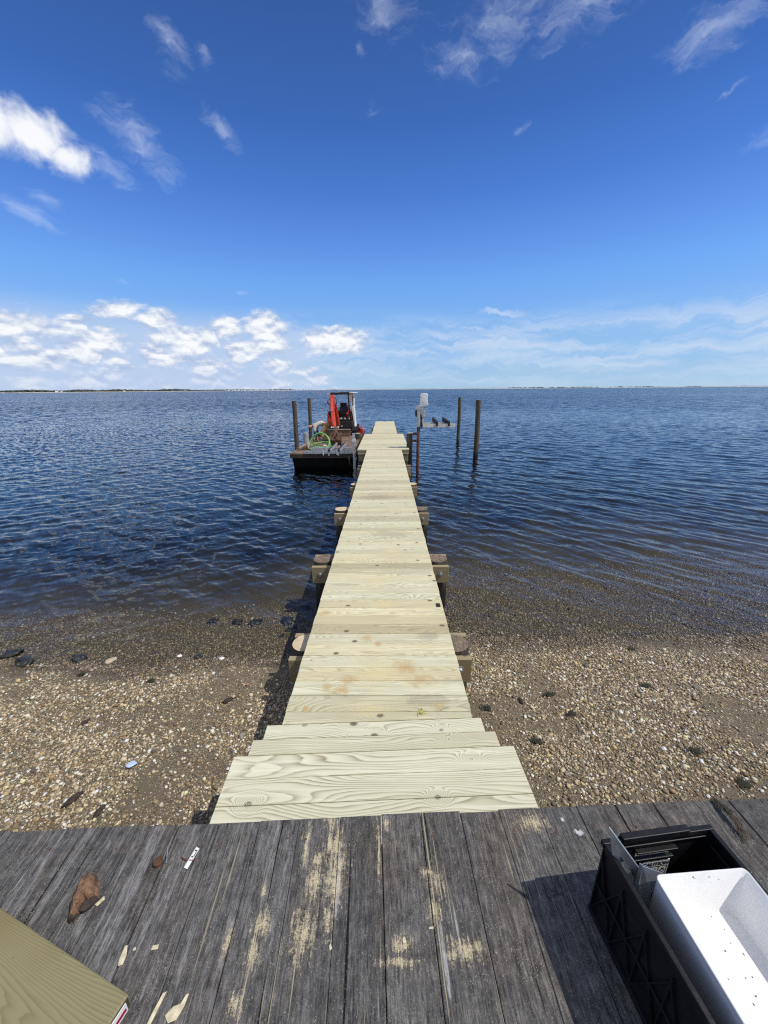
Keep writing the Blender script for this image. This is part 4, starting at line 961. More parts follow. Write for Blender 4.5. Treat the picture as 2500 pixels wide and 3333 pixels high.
def weed(x, y, s, seed, label):
    z = float(ground_z(np.array(x), np.array(y))); b = MB(); rg = random.Random(seed)
    s *= .5
    for k in range(30):
        a = rg.uniform(0, 6.28); q = rg.random()*s; px, py = math.cos(a)*q*1.5, math.sin(a)*q*.7; w = rg.uniform(.003,.008); L_ = rg.uniform(.02,.055); a2 = rg.gauss(.5,.7)
        dx, dy = math.cos(a2)*L_, math.sin(a2)*L_; nx_, ny_ = -math.sin(a2)*w, math.cos(a2)*w; h = rg.uniform(.002,.010)
        b.add([(px-nx_,py-ny_,.004),(px+nx_,py+ny_,.004),(px+dx*.5+nx_,py+dy*.5+ny_,h),(px+dx*.5-nx_,py+dy*.5-ny_,h),(px+dx+nx_*.4,py+dy+ny_*.4,.004),(px+dx-nx_*.4,py+dy-ny_*.4,.004)], [(0,1,2,3),(3,2,4,5)])
    o = b.build('seaweed_clump', m_weed, smooth='all'); o.location = (x, y, z+.012); return tag(o, label, 'seaweed', 'clumps of seaweed on the beach')
weed(1.55,2.85,.075,1,'largest dark seaweed clump on the pebbles right of the pier')
weed(2.52,2.97,.055,2,'seaweed clump on the upper pebbles far right of the pier')
weed(.93,2.67,.045,3,'small seaweed scrap close to the right side of the pier')
weed(2.37,2.20,.06,4,'green seaweed strand on the sandy pebbles at right')
weed(2.50,1.93,.05,5,'green seaweed tuft by the deck edge at right')
weed(1.22,2.30,.05,6,'seaweed scrap beside the fanned end boards')
weed(2.74,3.55,.05,7,'dark seaweed clump at the water line on the right')
weed(1.63,2.60,.05,8,'faint seaweed scrap just below the largest clump')
weed(-3.08,3.19,.05,9,'dark seaweed clump just above the left water line rocks')
weed(-2.30,3.08,.045,10,'seaweed clump on the wet pebbles left of the pier')
def bark_bit(x, y, s, seed, label):
    z = float(ground_z(np.array(x), np.array(y))); o = lump('driftwood_bit', None, m_bark2, label, 'driftwood', (x, y, z+.012), (s*1.4, s*.6, s*.35), seed, rot=.6+seed*.2, jag=.6); o['group'] = 'dark driftwood bits on the beach'
bark_bit(-1.42,2.84,.045,1,'dark reddish driftwood bit near the pier'); bark_bit(-2.57,2.58,.035,2,'small dark driftwood bit amid the left pebbles')
bark_bit(-2.08,1.86,.045,3,'blackish driftwood bit above the deck edge at left'); bark_bit(-1.84,1.78,.035,4,'thin dark driftwood bit at the deck edge'); bark_bit(1.27,2.77,.03,5,'small black driftwood bit right of the pier')
z = float(ground_z(np.array(-1.86), np.array(2.14)))
b = MB(); b.prism([(-.035,-.018),(-.01,-.03),(.012,-.022),(.04,-.004),(.03,.006),(.005,.020),(-.02,.012)], 0, .008, 'z'); o = b.build('blue_shell_piece', m_shell, bevel=.003); o.location = (-1.86,2.14,z+.016); o.rotation_euler=(.2,.1,.3); tag(o, 'pale blue shell fragment on the left pebbles', 'shell')
for (x, y, lb) in ((-1.75,3.48,'white shell at the water line near the pier'),(-2.26,3.56,'white shell in the shallow wash left of the pier')):
    z = float(ground_z(np.array(x), np.array(y))); o = lump('white_shell', None, m_paper, lb, 'shell', (x, y, z+.02), (.03,.024,.010), 5, jag=.2)

# ------------------------------------------------------------------ free standing piles
def mooring(x, y, r, zt, label, lean=(0,0), mat=m_pile2, gz=-2.0):
    root = thing('mooring_pile', (x, y, 0), label, 'pile', 'tall mooring piles')
    b = MB(); zs = np.linspace(gz, zt, 9)
    b.tube([(x+lean[0]*z_+.006*math.sin(z_*3+x), y+lean[1]*z_, float(z_)) for z_ in zs], [r*(1.06-.06*i/8) for i in range(9)], 18); b.build('pile_shaft', mat, root, smooth=True)
    b = MB(); b.cyl((x+lean[0]*zt, y, zt+.001), (x+lean[0]*zt, y, zt+.012), r*.99, r*.93, 18); b.build('pile_top', m_oldside, root)
mooring(4.03, 16.84, .103, 2.345, 'thicker and nearer of the two tall dark piles right of the pier', (-.015,0))
mooring(4.05, 21.3, .086, 2.365, 'thinner and farther of the two tall dark piles right of the pier', (-.008,0))
mooring(-3.50, 15.3, .085, 2.405, 'nearer brown pile beside the front left corner of the barge', (.012,0))
mooring(-3.47, 18.1, .077, 2.445, 'farther brown pile behind the bending worker', (.02,0))
hp = thing('stub_pile', (.92, 13.97, 0), 'short dark pile with a pale cap beside the platform and the lift post', 'pile')
b = MB(); b.tube([(.918,13.97,-1.2),(.918,13.97,.2),(.922,13.97,1.300)], [.115,.112,.106], 20); b.build('pile_shaft', m_pile2, hp, smooth=True)
b = MB(); b.cyl((.922,13.97,1.300), (.922,13.97,1.318), .112, .106, 20); b.cyl((.922,13.97,1.318), (.922,13.97,1.332), .106, .03, 20); b.build('metal_cap', m_alud, hp, smooth=True)
hp = thing('stub_pile', (-1.262, 18.35, 0), 'stout cut pile head between the barge and the platform', 'pile')
b = MB(); b.tube([(-1.262,18.35,-1.4),(-1.262,18.35,.3),(-1.262,18.35,.842)], [.15,.148,.138], 20); b.m[-1] = 1; b.build('pile_shaft', [m_pile2, m_cut2], hp, smooth=True)

# ------------------------------------------------------------------ small boat lift right of the pier
lift = thing('boat_lift', (1.20, 13.65, 0), 'small cradle lift on a rusty post, its motor wrapped in white plastic', 'boat lift')
b = MB(); b.cyl((1.203,13.65,-1.3), (1.203,13.65,1.58), .057, .057, 20); b.build('rusty_post', m_rustp, lift, smooth=True)
b = MB(); b.cyl((1.200,13.65,1.56), (1.200,13.65,2.15), .062, .062, 20); b.build('upper_post', m_alu, lift, smooth=True)
b = MB(); b.cyl((1.357,13.75,1.60), (1.357,13.75,2.05), .055, .055, 20); b.box((1.357,13.69,1.82), (.03,.02,.40)); b.build('slide_post', m_alu, lift, smooth=True)
b = MB(); b.box((1.285,13.72,1.66), (.05,.12,.16)); b.box((1.285,13.72,1.86), (.04,.10,.20)); b.box((1.31,13.66,1.57), (.05,.06,.10)); b.build('carriage', m_black, lift, bevel=.006)
b = MB(); b.sphere((1.13,13.66,2.03), (.055,.05,.10), 12, 8); b.cyl((1.12,13.66,1.90), (1.13,13.66,2.0), .035, .04, 10); b.build('motor_housing', m_black, lift, smooth='all')
for z_, L_ in ((1.055,.20),(1.29,.14)):
    b = MB(); b.box((1.085,13.78,z_), (L_,.07,.075)); b.box((1.16,13.70,z_), (.06,.14,.05)); b.build('stand_off_bracket', m_rustp, lift, bevel=.004)
# crumpled plastic over the motor
def wrap(name, rings, seed, parent, amp=.034):
    n = 28; vs = []; fs = []; rg = random.Random(seed)
    for j, (cx_, cy_, cz_, hx, hy) in enumerate(rings):
        for k in range(n):
            a = 6.2832*k/n; ca, sa = math.cos(a), math.sin(a); e = .55
            x = cx_ + hx*math.copysign(abs(ca)**e, ca); y = cy_ + hy*math.copysign(abs(sa)**e, sa)
            w = amp*(fb(k*.55+seed, j*.8+seed, seed, 3)-.47)*2.4
            vs.append((x+w*ca, y+w*sa, cz_ + amp*.7*(vnoise(k*.6, j, seed+3)-.5)))
    L = len(rings)
    for j in range(L-1):
        for k in range(n): fs.append((j*n+k, j*n+(k+1) % n, (j+1)*n+(k+1) % n, (j+1)*n+k))
    fs.append(tuple((L-1)*n+k for k in range(n))); fs.append(tuple(range(n-1,-1,-1)))
    b = MB(); b.add(vs, fs); return b.build(name, m_tarp, parent, smooth=True)
wrap('plastic_wrap', [(1.37,13.70,1.885,.055,.06),(1.37,13.70,1.96,.070,.075),(1.345,13.69,2.04,.085,.085),(1.27,13.67,2.12,.150,.11),(1.235,13.66,2.18,.140,.12),(1.265,13.66,2.25,.155,.12),(1.33,13.66,2.28,.17,.13)], 2, lift)
wrap('plastic_wrap', [(1.395,13.66,2.262,.135,.11),(1.39,13.66,2.32,.140,.12),(1.385,13.66,2.40,.133,.12),(1.380,13.66,2.50,.125,.12),(1.380,13.66,2.60,.121,.115),(1.380,13.66,2.655,.116,.11),(1.380,13.66,2.668,.10,.095)], 5, lift, .024)
b = MB(); b.box((1.92,13.62,1.590), (1.12,.022,.125)); b.box((1.92,13.68,1.530), (1.12,.12,.012)); b.box((1.92,13.74,1.590), (1.12,.012,.10)); b.box((2.475,13.68,1.595), (.012,.13,.13)); b.build('cradle_arm', m_alud, lift, bevel=.003)
for x0, x1 in ((1.835,1.845),(2.205,2.265)):
    b = MB(); b.beam((x0,14.75,1.725), (x1,13.55,1.655), .055, .155); k = b.build('bunk_board', m_rubber, lift, bevel=.006)
    b = MB(); b.box((x1-.02,13.60,1.575), (.02,.012,.16)); b.box((x0-.01,14.3,1.60), (.03,.03,.16)); b.build('bunk_strut', m_alu, lift)
b = MB(); b.box((1.30,13.60,1.58), (.02,.05,.15)); b.build('arm_clamp', m_black, lift)
b = MB(); b.beam((1.40,14.4,1.58), (2.45,14.4,1.58), .06, .10); b.beam((1.38,13.74,1.58), (1.38,14.42,1.58), .05, .09); b.build('rear_arm', m_alud, lift)
# ------------------------------------------------------------------ work barge
ZB = .53
barge = thing('work_barge', (-2.35, 18.0, 0), 'small flat work barge with brown planked deck moored at the pier', 'barge')
BX0, BX1, BY0, BY1 = -3.52, -1.17, 14.18, 23.0
b = MB(); prof = [(BY0+.05, ZB-.15), (BY0+.16, .16), (BY0+.42, -.35), (BY1-.4, -.35), (BY1-.1, .2), (BY1-.05, ZB-.15)]
b.prism(prof, BX0+.06, BX1-.03, 'x'); b.build('hull', m_steel, barge, bevel=.02)
b = MB(); b.box(((BX0+BX1)/2, BY0+.04, ZB-.075), (BX1-BX0, .08, .15)); b.box((BX0+.04, (BY0+BY1)/2+.03, ZB-.075), (.08, BY1-BY0-.10, .15)); b.box((BX1-.04, (BY0+BY1)/2+.03, ZB-.075), (.08, BY1-BY0-.10, .15)); b.box(((BX0+BX1)/2, BY1-.0, ZB-.075), (BX1-BX0, .08, .15)); b.build('rub_rail', m_bfas, barge, bevel=.012)
b = MB(); w = .235; y = BY0 + .0
while y < BY1 - .05:
    b.box(((BX0+BX1)/2, y+w/2, ZB+.016 + random.uniform(-.003,.003)), (BX1-BX0-.01, w-.008, .034)); y += w
b.build('deck_planking', m_bdeck, barge, bevel=.004)
b = MB(); b.beam((-3.36,15.05,.60), (-3.30,17.2,.60), .10, .11); b.build('curb_timber', m_curb, barge, bevel=.008)
b = MB(); b.beam((-3.33,17.3,.60), (-3.31,20.6,.60), .09, .10); b.build('curb_timber', m_curb, barge, bevel=.008)
b = MB(); b.box((-3.10,15.12,.605), (.16,.10,.10)); b.box((-3.10,15.12,.67), (.22,.05,.03)); b.build('deck_cleat', m_rust, barge, bevel=.008)
b = MB()
for k in range(4): b.beam((-3.40+.05*k, 14.75+.10*k, .56), (-3.27+.03*k, 15.35+.12*k, .575+.02*k), .05, .03)
b.build('broken_timber_scrap', m_bfas, barge, bevel=.005)
b = MB(); b.cyl((-3.325,16.35,ZB), (-3.325,16.35,1.085), .118, .118, 20); b.tube([(-3.325+.108*math.cos(k*.3142), 16.35+.108*math.sin(k*.3142), 1.085) for k in range(20)], .010, 6, closed=True); b.build('spud_well', m_conc, barge, smooth=True)
sp = thing('steel_spud', (-1.115, 14.12, 0), 'upright galvanised square post at the front right corner of the barge', 'post')
b = MB(); b.box((-1.115,14.10,.45), (.092,.092,1.70)); b.build('post_tube', m_galv, sp, bevel=.006)
b = MB(); b.box((-1.115,14.10,1.05), (.125,.125,.10)); b.box((-1.115,14.10,.985), (.105,.105,.04)); b.build('collar', m_alud, sp, bevel=.006)
for z_ in (.36, .62, .86):
    b = MB(); b.box((-1.052,14.12,z_), (.04,.08,.11)); b.build('hinge_bracket', m_galv, sp, bevel=.004)
b = MB(); b.tube([(-1.30,14.15,.45),(-1.30,14.12,.30),(-1.295,14.12,.15)], .008, 6); b.tube([(-1.33,14.15,.45),(-1.35,14.12,.34)], .008, 6); o = b.build('mooring_line', m_curb); tag(o, 'frayed pale rope hanging down the dark barge bow', 'rope')

# ------------------------------------------------------------------ lift cradle lying on the bow
cd = thing('lift_cradle', (-2.1, 14.4, ZB+.03), 'aluminium lift cradle with two black bunks lying on the barge bow', 'lift cradle')
b = MB(); b.box((-2.10,14.20,.598), (1.74,.09,.105)); b.build('cradle_beam', m_galv, cd, bevel=.005)
b = MB(); b.box((-2.06,14.86,.625), (1.58,.09,.12)); b.build('cradle_beam', m_galv, cd, bevel=.005)
for x in (-2.255, -1.74):
    b = MB(); b.box((x-.01,14.145,.600), (.045,.02,.20)); b.box((x,14.80,.66), (.045,.02,.23)); b.build('bunk_strut', m_alud, cd, bevel=.003)
b = MB(); b.box((-2.95,14.88,.78), (.045,.04,.23)); b.build('bunk_strut', m_alud, cd, bevel=.003)
for x0, x1 in ((-2.05,-1.93),(-1.66,-1.57)):
    x0, x1 = x1-.10-.02, x1
    b = MB(); b.beam((x0,14.12,.675), (x1+.02,15.2,.795), .065, .075); k = b.build('bunk_board', m_rubber, cd, bevel=.006)
    b = MB(); b.beam((x0+.045,14.13,.655), (x1+.065,15.18,.775), .03, .10); b.build('bunk_rail', m_alu, cd)
    b = MB(); b.box((x0-.01,14.14,.56), (.05,.02,.15)); b.build('bunk_foot', m_galv, cd)

# ------------------------------------------------------------------ green suction hose
b = MB(); pts = []
hc = Vector((-2.62, 15.45, 0))
P_ = [(-2.20,15.62,.60),(-2.40,15.0,.605),(-2.62,14.98,.60),(-2.95,15.05,.605),(-3.05,15.35,.64),(-3.02,15.55,.78),(-2.90,15.62,.98),(-2.72,15.62,1.115),(-2.52,15.60,1.15),(-2.34,15.55,1.06),(-2.22,15.45,.90),(-2.20,15.30,.74),(-2.30,15.10,.63),(-2.55,15.05,.66),(-2.85,15.2,.675),(-2.95,15.55,.68),(-2.85,15.95,.69),(-2.6,16.15,.72),(-2.35,16.0,.72),(-2.22,15.7,.68),(-2.32,15.45,.66),(-2.6,15.4,.61),(-2.8,15.55,.605)]
def spline(P, n=8):
    P = [Vector(p) for p in P]; out = []
    for i in range(len(P)-1):
        a, b_, c_, d_ = P[max(0,i-1)], P[i], P[i+1], P[min(len(P)-1,i+2)]
        for k in range(n):
            t_ = k/n; out.append(.5*((2*b_)+(c_-a)*t_+(2*a-5*b_+4*c_-d_)*t_**2+(3*b_-a-3*c_+d_)*t_**3))
    return out + [P[-1]]
pts = spline(P_); b.tube(pts, [.036 + .0025*(i % 2) for i in range(len(pts))], 10)
hose = b.build('suction_hose', m_green, smooth='all'); tag(hose, 'thick green hose coiled in a tall loop on the barge deck', 'hose')
b = MB(); b.cyl((-2.20,15.60,.60), (-2.12,15.66,.60), .05, .05, 12); f_ = b.build('hose_end', m_green, smooth=True); f_.parent = hose
b = MB(); b.cyl((-2.30,15.42,.67), (-2.40,15.42,.66), .047, .047, 12); b.sphere((-2.42,15.42,.66), .05, 10, 6); f_ = b.build('hose_coupling', m_alud, smooth=True); f_.parent = hose

# ------------------------------------------------------------------ mini excavator
Z0 = ZB + .034
ex = thing('mini_excavator', (-2.25, 20.6, Z0), 'orange and black mini excavator with white canopy standing on the barge', 'excavator')
for x in (-2.93, -1.55):
    b = MB(); y0, y1, r_ = 20.1, 21.7, .20
    poly = [(y0 + r_*math.cos(a), Z0 + r_ + r_*math.sin(a)) for a in np.linspace(math.pi/2, 1.5*math.pi, 9)] + [(y1 + r_*math.cos(a), Z0 + r_ + r_*math.sin(a)) for a in np.linspace(-math.pi/2, math.pi/2, 9)]
    poly = [(float(p), float(q)) for p, q in poly]; b.prism(poly, x-.125, x+.125, 'x')
    P2 = [Vector((0, *p)) for p in poly]; n = len(P2)
    for i in range(n):
        p, q = P2[i], P2[(i+1) % n]; m_ = int(max(1, round((q-p).length/.085)))
        for k in range(m_):
            c_ = p.lerp(q, (k+.5)/m_); dr = (q-p).normalized(); b.beam((x-.13, c_.y, c_.z), (x+.13, c_.y, c_.z), .035, .05, up=(0, dr.y, dr.z))
    b.build('track', m_rubber, ex)
    b = MB()
    for y in (20.1, 21.7): b.cyl((x-.14, y, Z0+.2), (x+.14, y, Z0+.2), .11, .11, 16)
    b.build('track_wheel', m_black, ex, smooth=True)
b = MB(); b.box((-2.24,20.9,Z0+.27), (1.15,.95,.20)); b.cyl((-2.24,20.8,Z0+.34), (-2.24,20.8,Z0+.42), .32, .32, 24); b.build('undercarriage', m_black, ex, bevel=.02)
b = MB(); b.prism([(19.58,Z0+.02),(19.63,Z0+.02),(19.66,Z0+.17),(19.63,Z0+.335),(19.585,Z0+.335),(19.60,Z0+.17)], -3.18, -1.70, 'x'); bl = b.build('dozer_blade', m_blade, ex, bevel=.006)
b = MB(); b.box((-2.44,19.60,Z0+.345), (1.48,.05,.022)); b.build('blade_edge', m_alud, ex, bevel=.004)
for x in (-2.75, -1.95): 
    b = MB(); b.beam((x,19.66,Z0+.2), (x+.1,20.4,Z0+.25), .09, .10); b.build('blade_arm', m_rust, ex)
# upper body
b = MB(); b.prism([(-2.34,.95),(-2.30,.93),(-1.70,.93),(-1.625,.98),(-1.62,1.22),(-1.66,1.27),(-2.34,1.27)], 19.92, 20.2, 'y'); b.build('front_skirt', m_black, ex, bevel=.025, smooth=True)
b = MB(); b.box((-2.24,20.9,1.03), (1.30,1.45,.20)); b.build('turntable_deck', m_black, ex, bevel=.02)
b = MB(); b.prism([(-2.94,1.02),(-2.50,1.02),(-2.50,1.34),(-2.66,1.34),(-2.78,1.50),(-2.86,1.68),(-2.90,1.70),(-2.93,1.62),(-2.95,1.30)], 20.1, 21.5, 'y'); b.build('engine_hood', m_orange, ex, bevel=.02, smooth=True)
b = MB(); b.prism([(-2.50,1.345),(-2.50,1.77),(-2.66,1.79),(-2.84,1.77),(-2.90,1.71),(-2.855,1.685),(-2.775,1.505),(-2.655,1.345)], 20.14, 21.46, 'y'); b.build('hood_cover', m_black, ex, bevel=.02, smooth=True)
b = MB(); b.prism([(-2.9,1.0),(-1.65,1.0),(-1.6,1.2),(-1.62,1.75),(-2.85,1.75),(-2.95,1.3)], 21.4, 21.75, 'y'); b.build('counterweight', m_orange, ex, bevel=.05, smooth=True)
b = MB(); b.prism([(-2.34,1.275),(-1.66,1.275),(-1.68,1.50),(-1.74,1.62),(-1.90,1.62),(-1.96,1.48),(-2.34,1.46)], 20.15, 20.30, 'y'); b.build('control_panel', m_black, ex, bevel=.015, smooth=True)
b = MB(); b.box((-2.19,20.75,1.46), (.46,.48,.14)); b.build('seat_base', m_seat, ex, bevel=.04)
b = MB(); b.box((-2.17,20.98,1.74), (.44,.14,.46), rx=R(-10)); b.build('seat_back', m_seat, ex, bevel=.05)
b = MB(); b.box((-2.18,21.04,2.06), (.36,.12,.18), rx=R(-8)); b.build('headrest', m_seat, ex, bevel=.05)
for x, dx in ((-2.20,.01),(-2.12,-.01)):
    b = MB(); b.cyl((x,20.22,1.30), (x+dx,20.26,1.80), .014, .012, 8); b.cyl((x+dx,20.26,1.78), (x+dx*1.5,20.27,1.88), .022, .018, 8); b.build('control_lever', m_black, ex, smooth=True)
b = MB(); b.beam((-2.33,20.3,1.70), (-1.80,20.3,1.70), .03, .03); b.beam((-2.30,20.3,1.62), (-1.82,20.3,1.62), .02, .02); b.build('grab_bar', m_black, ex)
b = MB(); b.box((-1.90,20.24,1.62), (.14,.10,.16), ry=R(10)); b.build('red_console', m_orange, ex, bevel=.02)
b = MB(); b.box((-1.77,20.27,1.56), (.10,.14,.50)); b.build('side_console', m_black, ex, bevel=.03)
b = MB(); b.box((-2.24,20.142,1.40), (.15,.004,.07)); b.box((-2.20,20.142,1.445), (.06,.004,.04)); b.build('warning_sticker', m_sticker, ex)
b = MB(); b.prism([(-2.04,1.345),(-1.985,1.40),(-2.04,1.455),(-2.095,1.40)], 20.140, 20.148, 'y'); b.build('warning_sticker', m_sticker, ex)
b = MB(); b.prism([(-1.86,1.36),(-1.78,1.36),(-1.82,1.44)], 20.140, 20.148, 'y'); b.build('warning_sticker', m_sticker, ex)
b = MB(); b.prism([(-1.87,1.445),(-1.77,1.445),(-1.80,1.53),(-1.85,1.53)], 20.142, 20.148, 'y'); b.build('warning_sticker', m_orange, ex)
b = MB(); b.box((-2.19,19.916,1.04), (.085,.006,.045)); b.build('warning_sticker', m_sticker, ex)
# canopy
b = MB(); b.prism([(-2.87,2.622),(-2.60,2.650),(-1.72,2.672),(-1.40,2.650),(-1.40,2.664),(-1.72,2.690),(-2.60,2.680),(-2.87,2.640)], 19.86, 21.45, 'y'); b.build('canopy_roof', m_wpaint, ex, bevel=.006)
b = MB(); b.beam((-2.66,19.78,2.625), (-1.74,19.78,2.642), .10, .115); b.build('canopy_front_beam', m_black, ex, bevel=.01)
b = MB(); b.tube(spline([(-1.80,19.82,2.62),(-1.785,19.84,2.3),(-1.775,19.90,1.95),(-1.72,19.98,1.60),(-1.66,20.02,1.25)]), .036, 10); b.build('canopy_post', m_black, ex, smooth=True)
b = MB(); b.tube(spline([(-1.775,19.90,1.93),(-1.80,20.1,1.86),(-1.90,20.2,1.80)]), .022, 8); b.build('hand_rail', m_black, ex, smooth=True)
b = MB(); b.beam((-2.62,19.82,2.60), (-2.62,19.9,1.3), .06, .06); b.build('canopy_post', m_black, ex, bevel=.01)
b = MB(); b.box((-2.72,20.3,2.55), (.11,.11,.16)); b.build('canopy_bracket', m_wpaint, ex, bevel=.01)
b = MB(); b.beam((-2.72,21.2,2.62), (-2.70,21.4,1.75), .10, .10); b.build('canopy_post', m_wpaint, ex, bevel=.01)
b = MB(); b.prism([(-1.80,2.66),(-1.57,2.66),(-1.565,2.0),(-1.535,1.45),(-1.495,.90),(-1.465,.84),(-1.60,.84),(-1.60,1.10),(-1.645,1.50),(-1.70,1.92),(-1.735,2.2)], 20.25, 20.95, 'y'); sp_ = b.build('side_panel', m_wpaint, ex, bevel=.02, smooth=True)
b = MB(); b.prism([(-1.630,2.50),(-1.580,2.53),(-1.575,2.08),(-1.630,2.02)], 20.236, 20.249, 'y'); b.build('window_slot', m_glass, ex, bevel=.003)
b = MB(); b.box((-1.62,21.2,1.5), (.05,.5,.9)); b.box((-1.85,21.3,1.9), (.40,.04,.25)); b.build('rear_panel', m_wpaint, ex, bevel=.02)
b = MB(); b.tube(spline([(-1.45,20.3,.95),(-1.38,20.3,.92),(-1.32,20.35,.82),(-1.28,20.4,.66)]), .022, 8); b.build('drain_hose', m_black, ex, smooth=True)
b = MB(); b.beam((-1.62,20.0,.78), (-1.36,20.5,.86), .16, .10); b.build('track_guard', m_black, ex, bevel=.02)
# boom, stick, bucket
b = MB(); b.cyl((-2.38,19.78,.98), (-2.38,19.78,1.34), .10, .10, 16); b.box((-2.38,19.86,1.12), (.24,.18,.24)); b.build('swing_post', m_rust, ex, bevel=.015)
b = MB(); b.beam((-2.36,19.72,1.22), (-2.38,19.25,1.95), .18, .22, up=(0,-1,.4), w1=.17, h1=.24); b.beam((-2.38,19.25,1.95), (-2.45,18.72,2.43), .17, .24, up=(0,-1,.4), w1=.14, h1=.16)
b.build('boom', m_orange, ex, bevel=.012)
b = MB(); b.cyl((-2.30,19.50,1.05), (-2.32,19.22,1.60), .048, .048, 12); b.cyl((-2.32,19.22,1.60), (-2.35,19.12,1.90), .026, .026, 10); b.build('boom_cylinder', m_orange, ex, smooth=True)
b = MB(); b.beam((-2.44,18.78,2.56), (-2.46,18.62,2.02), .19, .20, up=(0,-1,0), w1=.20, h1=.20); b.beam((-2.46,18.62,2.02), (-2.18,17.02,1.24), .18, .17, up=(0,-1,.3), w1=.14, h1=.12); b.build('stick', m_orange, ex, bevel=.012)
b = MB(); b.box((-2.465,18.63,2.00), (.26,.24,.07)); b.build('stick_collar', m_orange, ex, bevel=.01)
b = MB(); b.cyl((-2.44,18.50,2.42), (-2.40,17.90,1.85), .05, .05, 12); b.cyl((-2.40,17.90,1.85), (-2.22,16.98,1.34), .026, .026, 10); b.build('bucket_cylinder', m_orange, ex, smooth=True)
for k in range(3):
    b = MB(); b.tube(spline([(-2.53,18.7,2.40-.03*k),(-2.62-.02*k,18.6,2.34),(-2.63-.02*k,18.55,2.20),(-2.55,18.55,2.10+.03*k)] if k < 2 else [(-2.33,18.7,2.45),(-2.28,18.7,2.40),(-2.26,18.75,2.25),(-2.30,18.9,2.1)]), .014, 6); b.build('hydraulic_hose', m_black, ex, smooth='all')
b = MB(); b.cyl((-2.31,17.0,1.24), (-2.03,17.0,1.24), .03, .03, 12); b.sphere((-2.31,17.0,1.24), .045, 8, 6); b.sphere((-2.03,17.0,1.24), .045, 8, 6); b.build('pivot_pin', m_alud, ex, smooth=True)
b = MB(); b.beam((-2.12,17.0,1.24), (-2.07,16.55,1.0), .13, .11); b.build('bucket_link', m_rust, ex, bevel=.01)
b = MB(); bp = [(16.62,1.06),(16.40,1.07),(16.22,.98),(16.12,.80),(16.20,.62),(16.48,.575),(16.44,.61),(16.24,.66),(16.18,.80),(16.27,.95),(16.42,1.02),(16.62,1.03)]
b.prism(bp, -2.255, -1.845, 'x'); 
for x in (-2.262, -1.838):
    b.prism([(16.62,1.065),(16.40,1.075),(16.21,.985),(16.11,.80),(16.19,.61),(16.48,.57)], x-.009, x+.009, 'x')
b.box((-2.05,16.16,.80), (.02,.06,.40)); b.box((-2.14,16.30,1.06), (.02,.26,.12)); b.box((-1.98,16.30,1.06), (.02,.26,.12)); b.build('bucket', m_rust, ex, bevel=.005)
for k in range(4):
    b = MB(); b.prism([(16.42,.60),(16.60,.565),(16.42,.57)], -2.23+.115*k, -2.18+.115*k, 'x'); b.build('bucket_tooth', m_rust, ex)

# ------------------------------------------------------------------ red fuel can
gx, gy, gz = -1.30, 20.55, ZB+.034
can = thing('fuel_can', (gx, gy, gz), 'bright red plastic fuel can on the barge edge by the platform', 'fuel can')
b = MB(); b.prism([(gx-.15,gz),(gx+.13,gz),(gx+.15,gz+.03),(gx+.15,gz+.26),(gx+.10,gz+.31),(gx-.06,gz+.33),(gx-.15,gz+.22)], gy-.11, gy+.11, 'y'); b.build('can_body', m_red, can, bevel=.03, smooth=True)
b = MB(); b.tube(spline([(gx-.05,gy,gz+.32),(gx-.03,gy,gz+.41),(gx+.07,gy,gz+.41),(gx+.12,gy,gz+.30)]), .020, 8); b.build('handle', m_red, can, smooth=True)
b = MB(); b.cyl((gx-.09,gy,gz+.28), (gx-.12,gy,gz+.35), .04, .035, 12); b.build('cap', m_black, can, smooth=True)
b = MB(); b.tube(spline([(gx-.11,gy,gz+.34),(gx-.19,gy,gz+.33),(gx-.22,gy,gz+.27)]), .020, 8); b.build('spout', m_black, can, smooth=True)

# ------------------------------------------------------------------ worker bending over
wk = thing('person', (-2.85, 17.65, ZB+.034), 'worker in a grey long sleeved shirt and tan trousers bending over the barge deck', 'person')
def skin(name, verts, edges, rad, mat, parent=None, root=0, sub=2):
    me = bpy.data.meshes.new(name); me.from_pydata(verts, edges, []); me.materials.append(mat)
    o = bpy.data.objects.new(name, me); COL.objects.link(o)
    sk = o.modifiers.new('skin', 'SKIN'); sk.use_smooth_shade = True
    lay = me.skin_vertices[0].data
    for i, r_ in enumerate(rad): lay[i].radius = (r_, r_) if not isinstance(r_, tuple) else r_; lay[i].use_root = (i == root)
    ss = o.modifiers.new('sub', 'SUBSURF'); ss.levels = sub; ss.render_levels = sub
    if parent is not None: o.parent = parent; o.location = -Vector(parent['base'])
    return o
zf = ZB + .034
hipL, hipR = Vector((-2.66,17.56,1.27)), Vector((-2.66,17.76,1.27))
pel = Vector((-2.66,17.66,1.31)); mid = Vector((-2.88,17.65,1.395)); chest = Vector((-3.10,17.63,1.33)); neck = Vector((-3.22,17.61,1.28)); hd = Vector((-3.34,17.58,1.225))
shL, shR = Vector((-3.12,17.44,1.25)), Vector((-3.12,17.82,1.26))
elL, elR = Vector((-3.13,17.36,.99)), Vector((-3.08,17.80,1.0)); haL, haR = Vector((-3.02,17.36,.735)), Vector((-2.97,17.62,.735))
knL, knR = Vector((-2.88,17.50,.90)), Vector((-2.80,17.80,.92)); anL, anR = Vector((-2.66,17.52,.65)), Vector((-2.60,17.84,.65)); toL, toR = Vector((-2.80,17.48,.600)), Vector((-2.74,17.84,.600))
bv = [pel, mid, chest, neck, hipL, hipR, knL, knR, anL, anR, shL, shR, elL, elR, haL, haR, hd]
be = [(0,1),(1,2),(2,3),(0,4),(0,5),(4,6),(5,7),(6,8),(7,9),(2,10),(2,11),(10,12),(11,13),(12,14),(13,15),(3,16)]
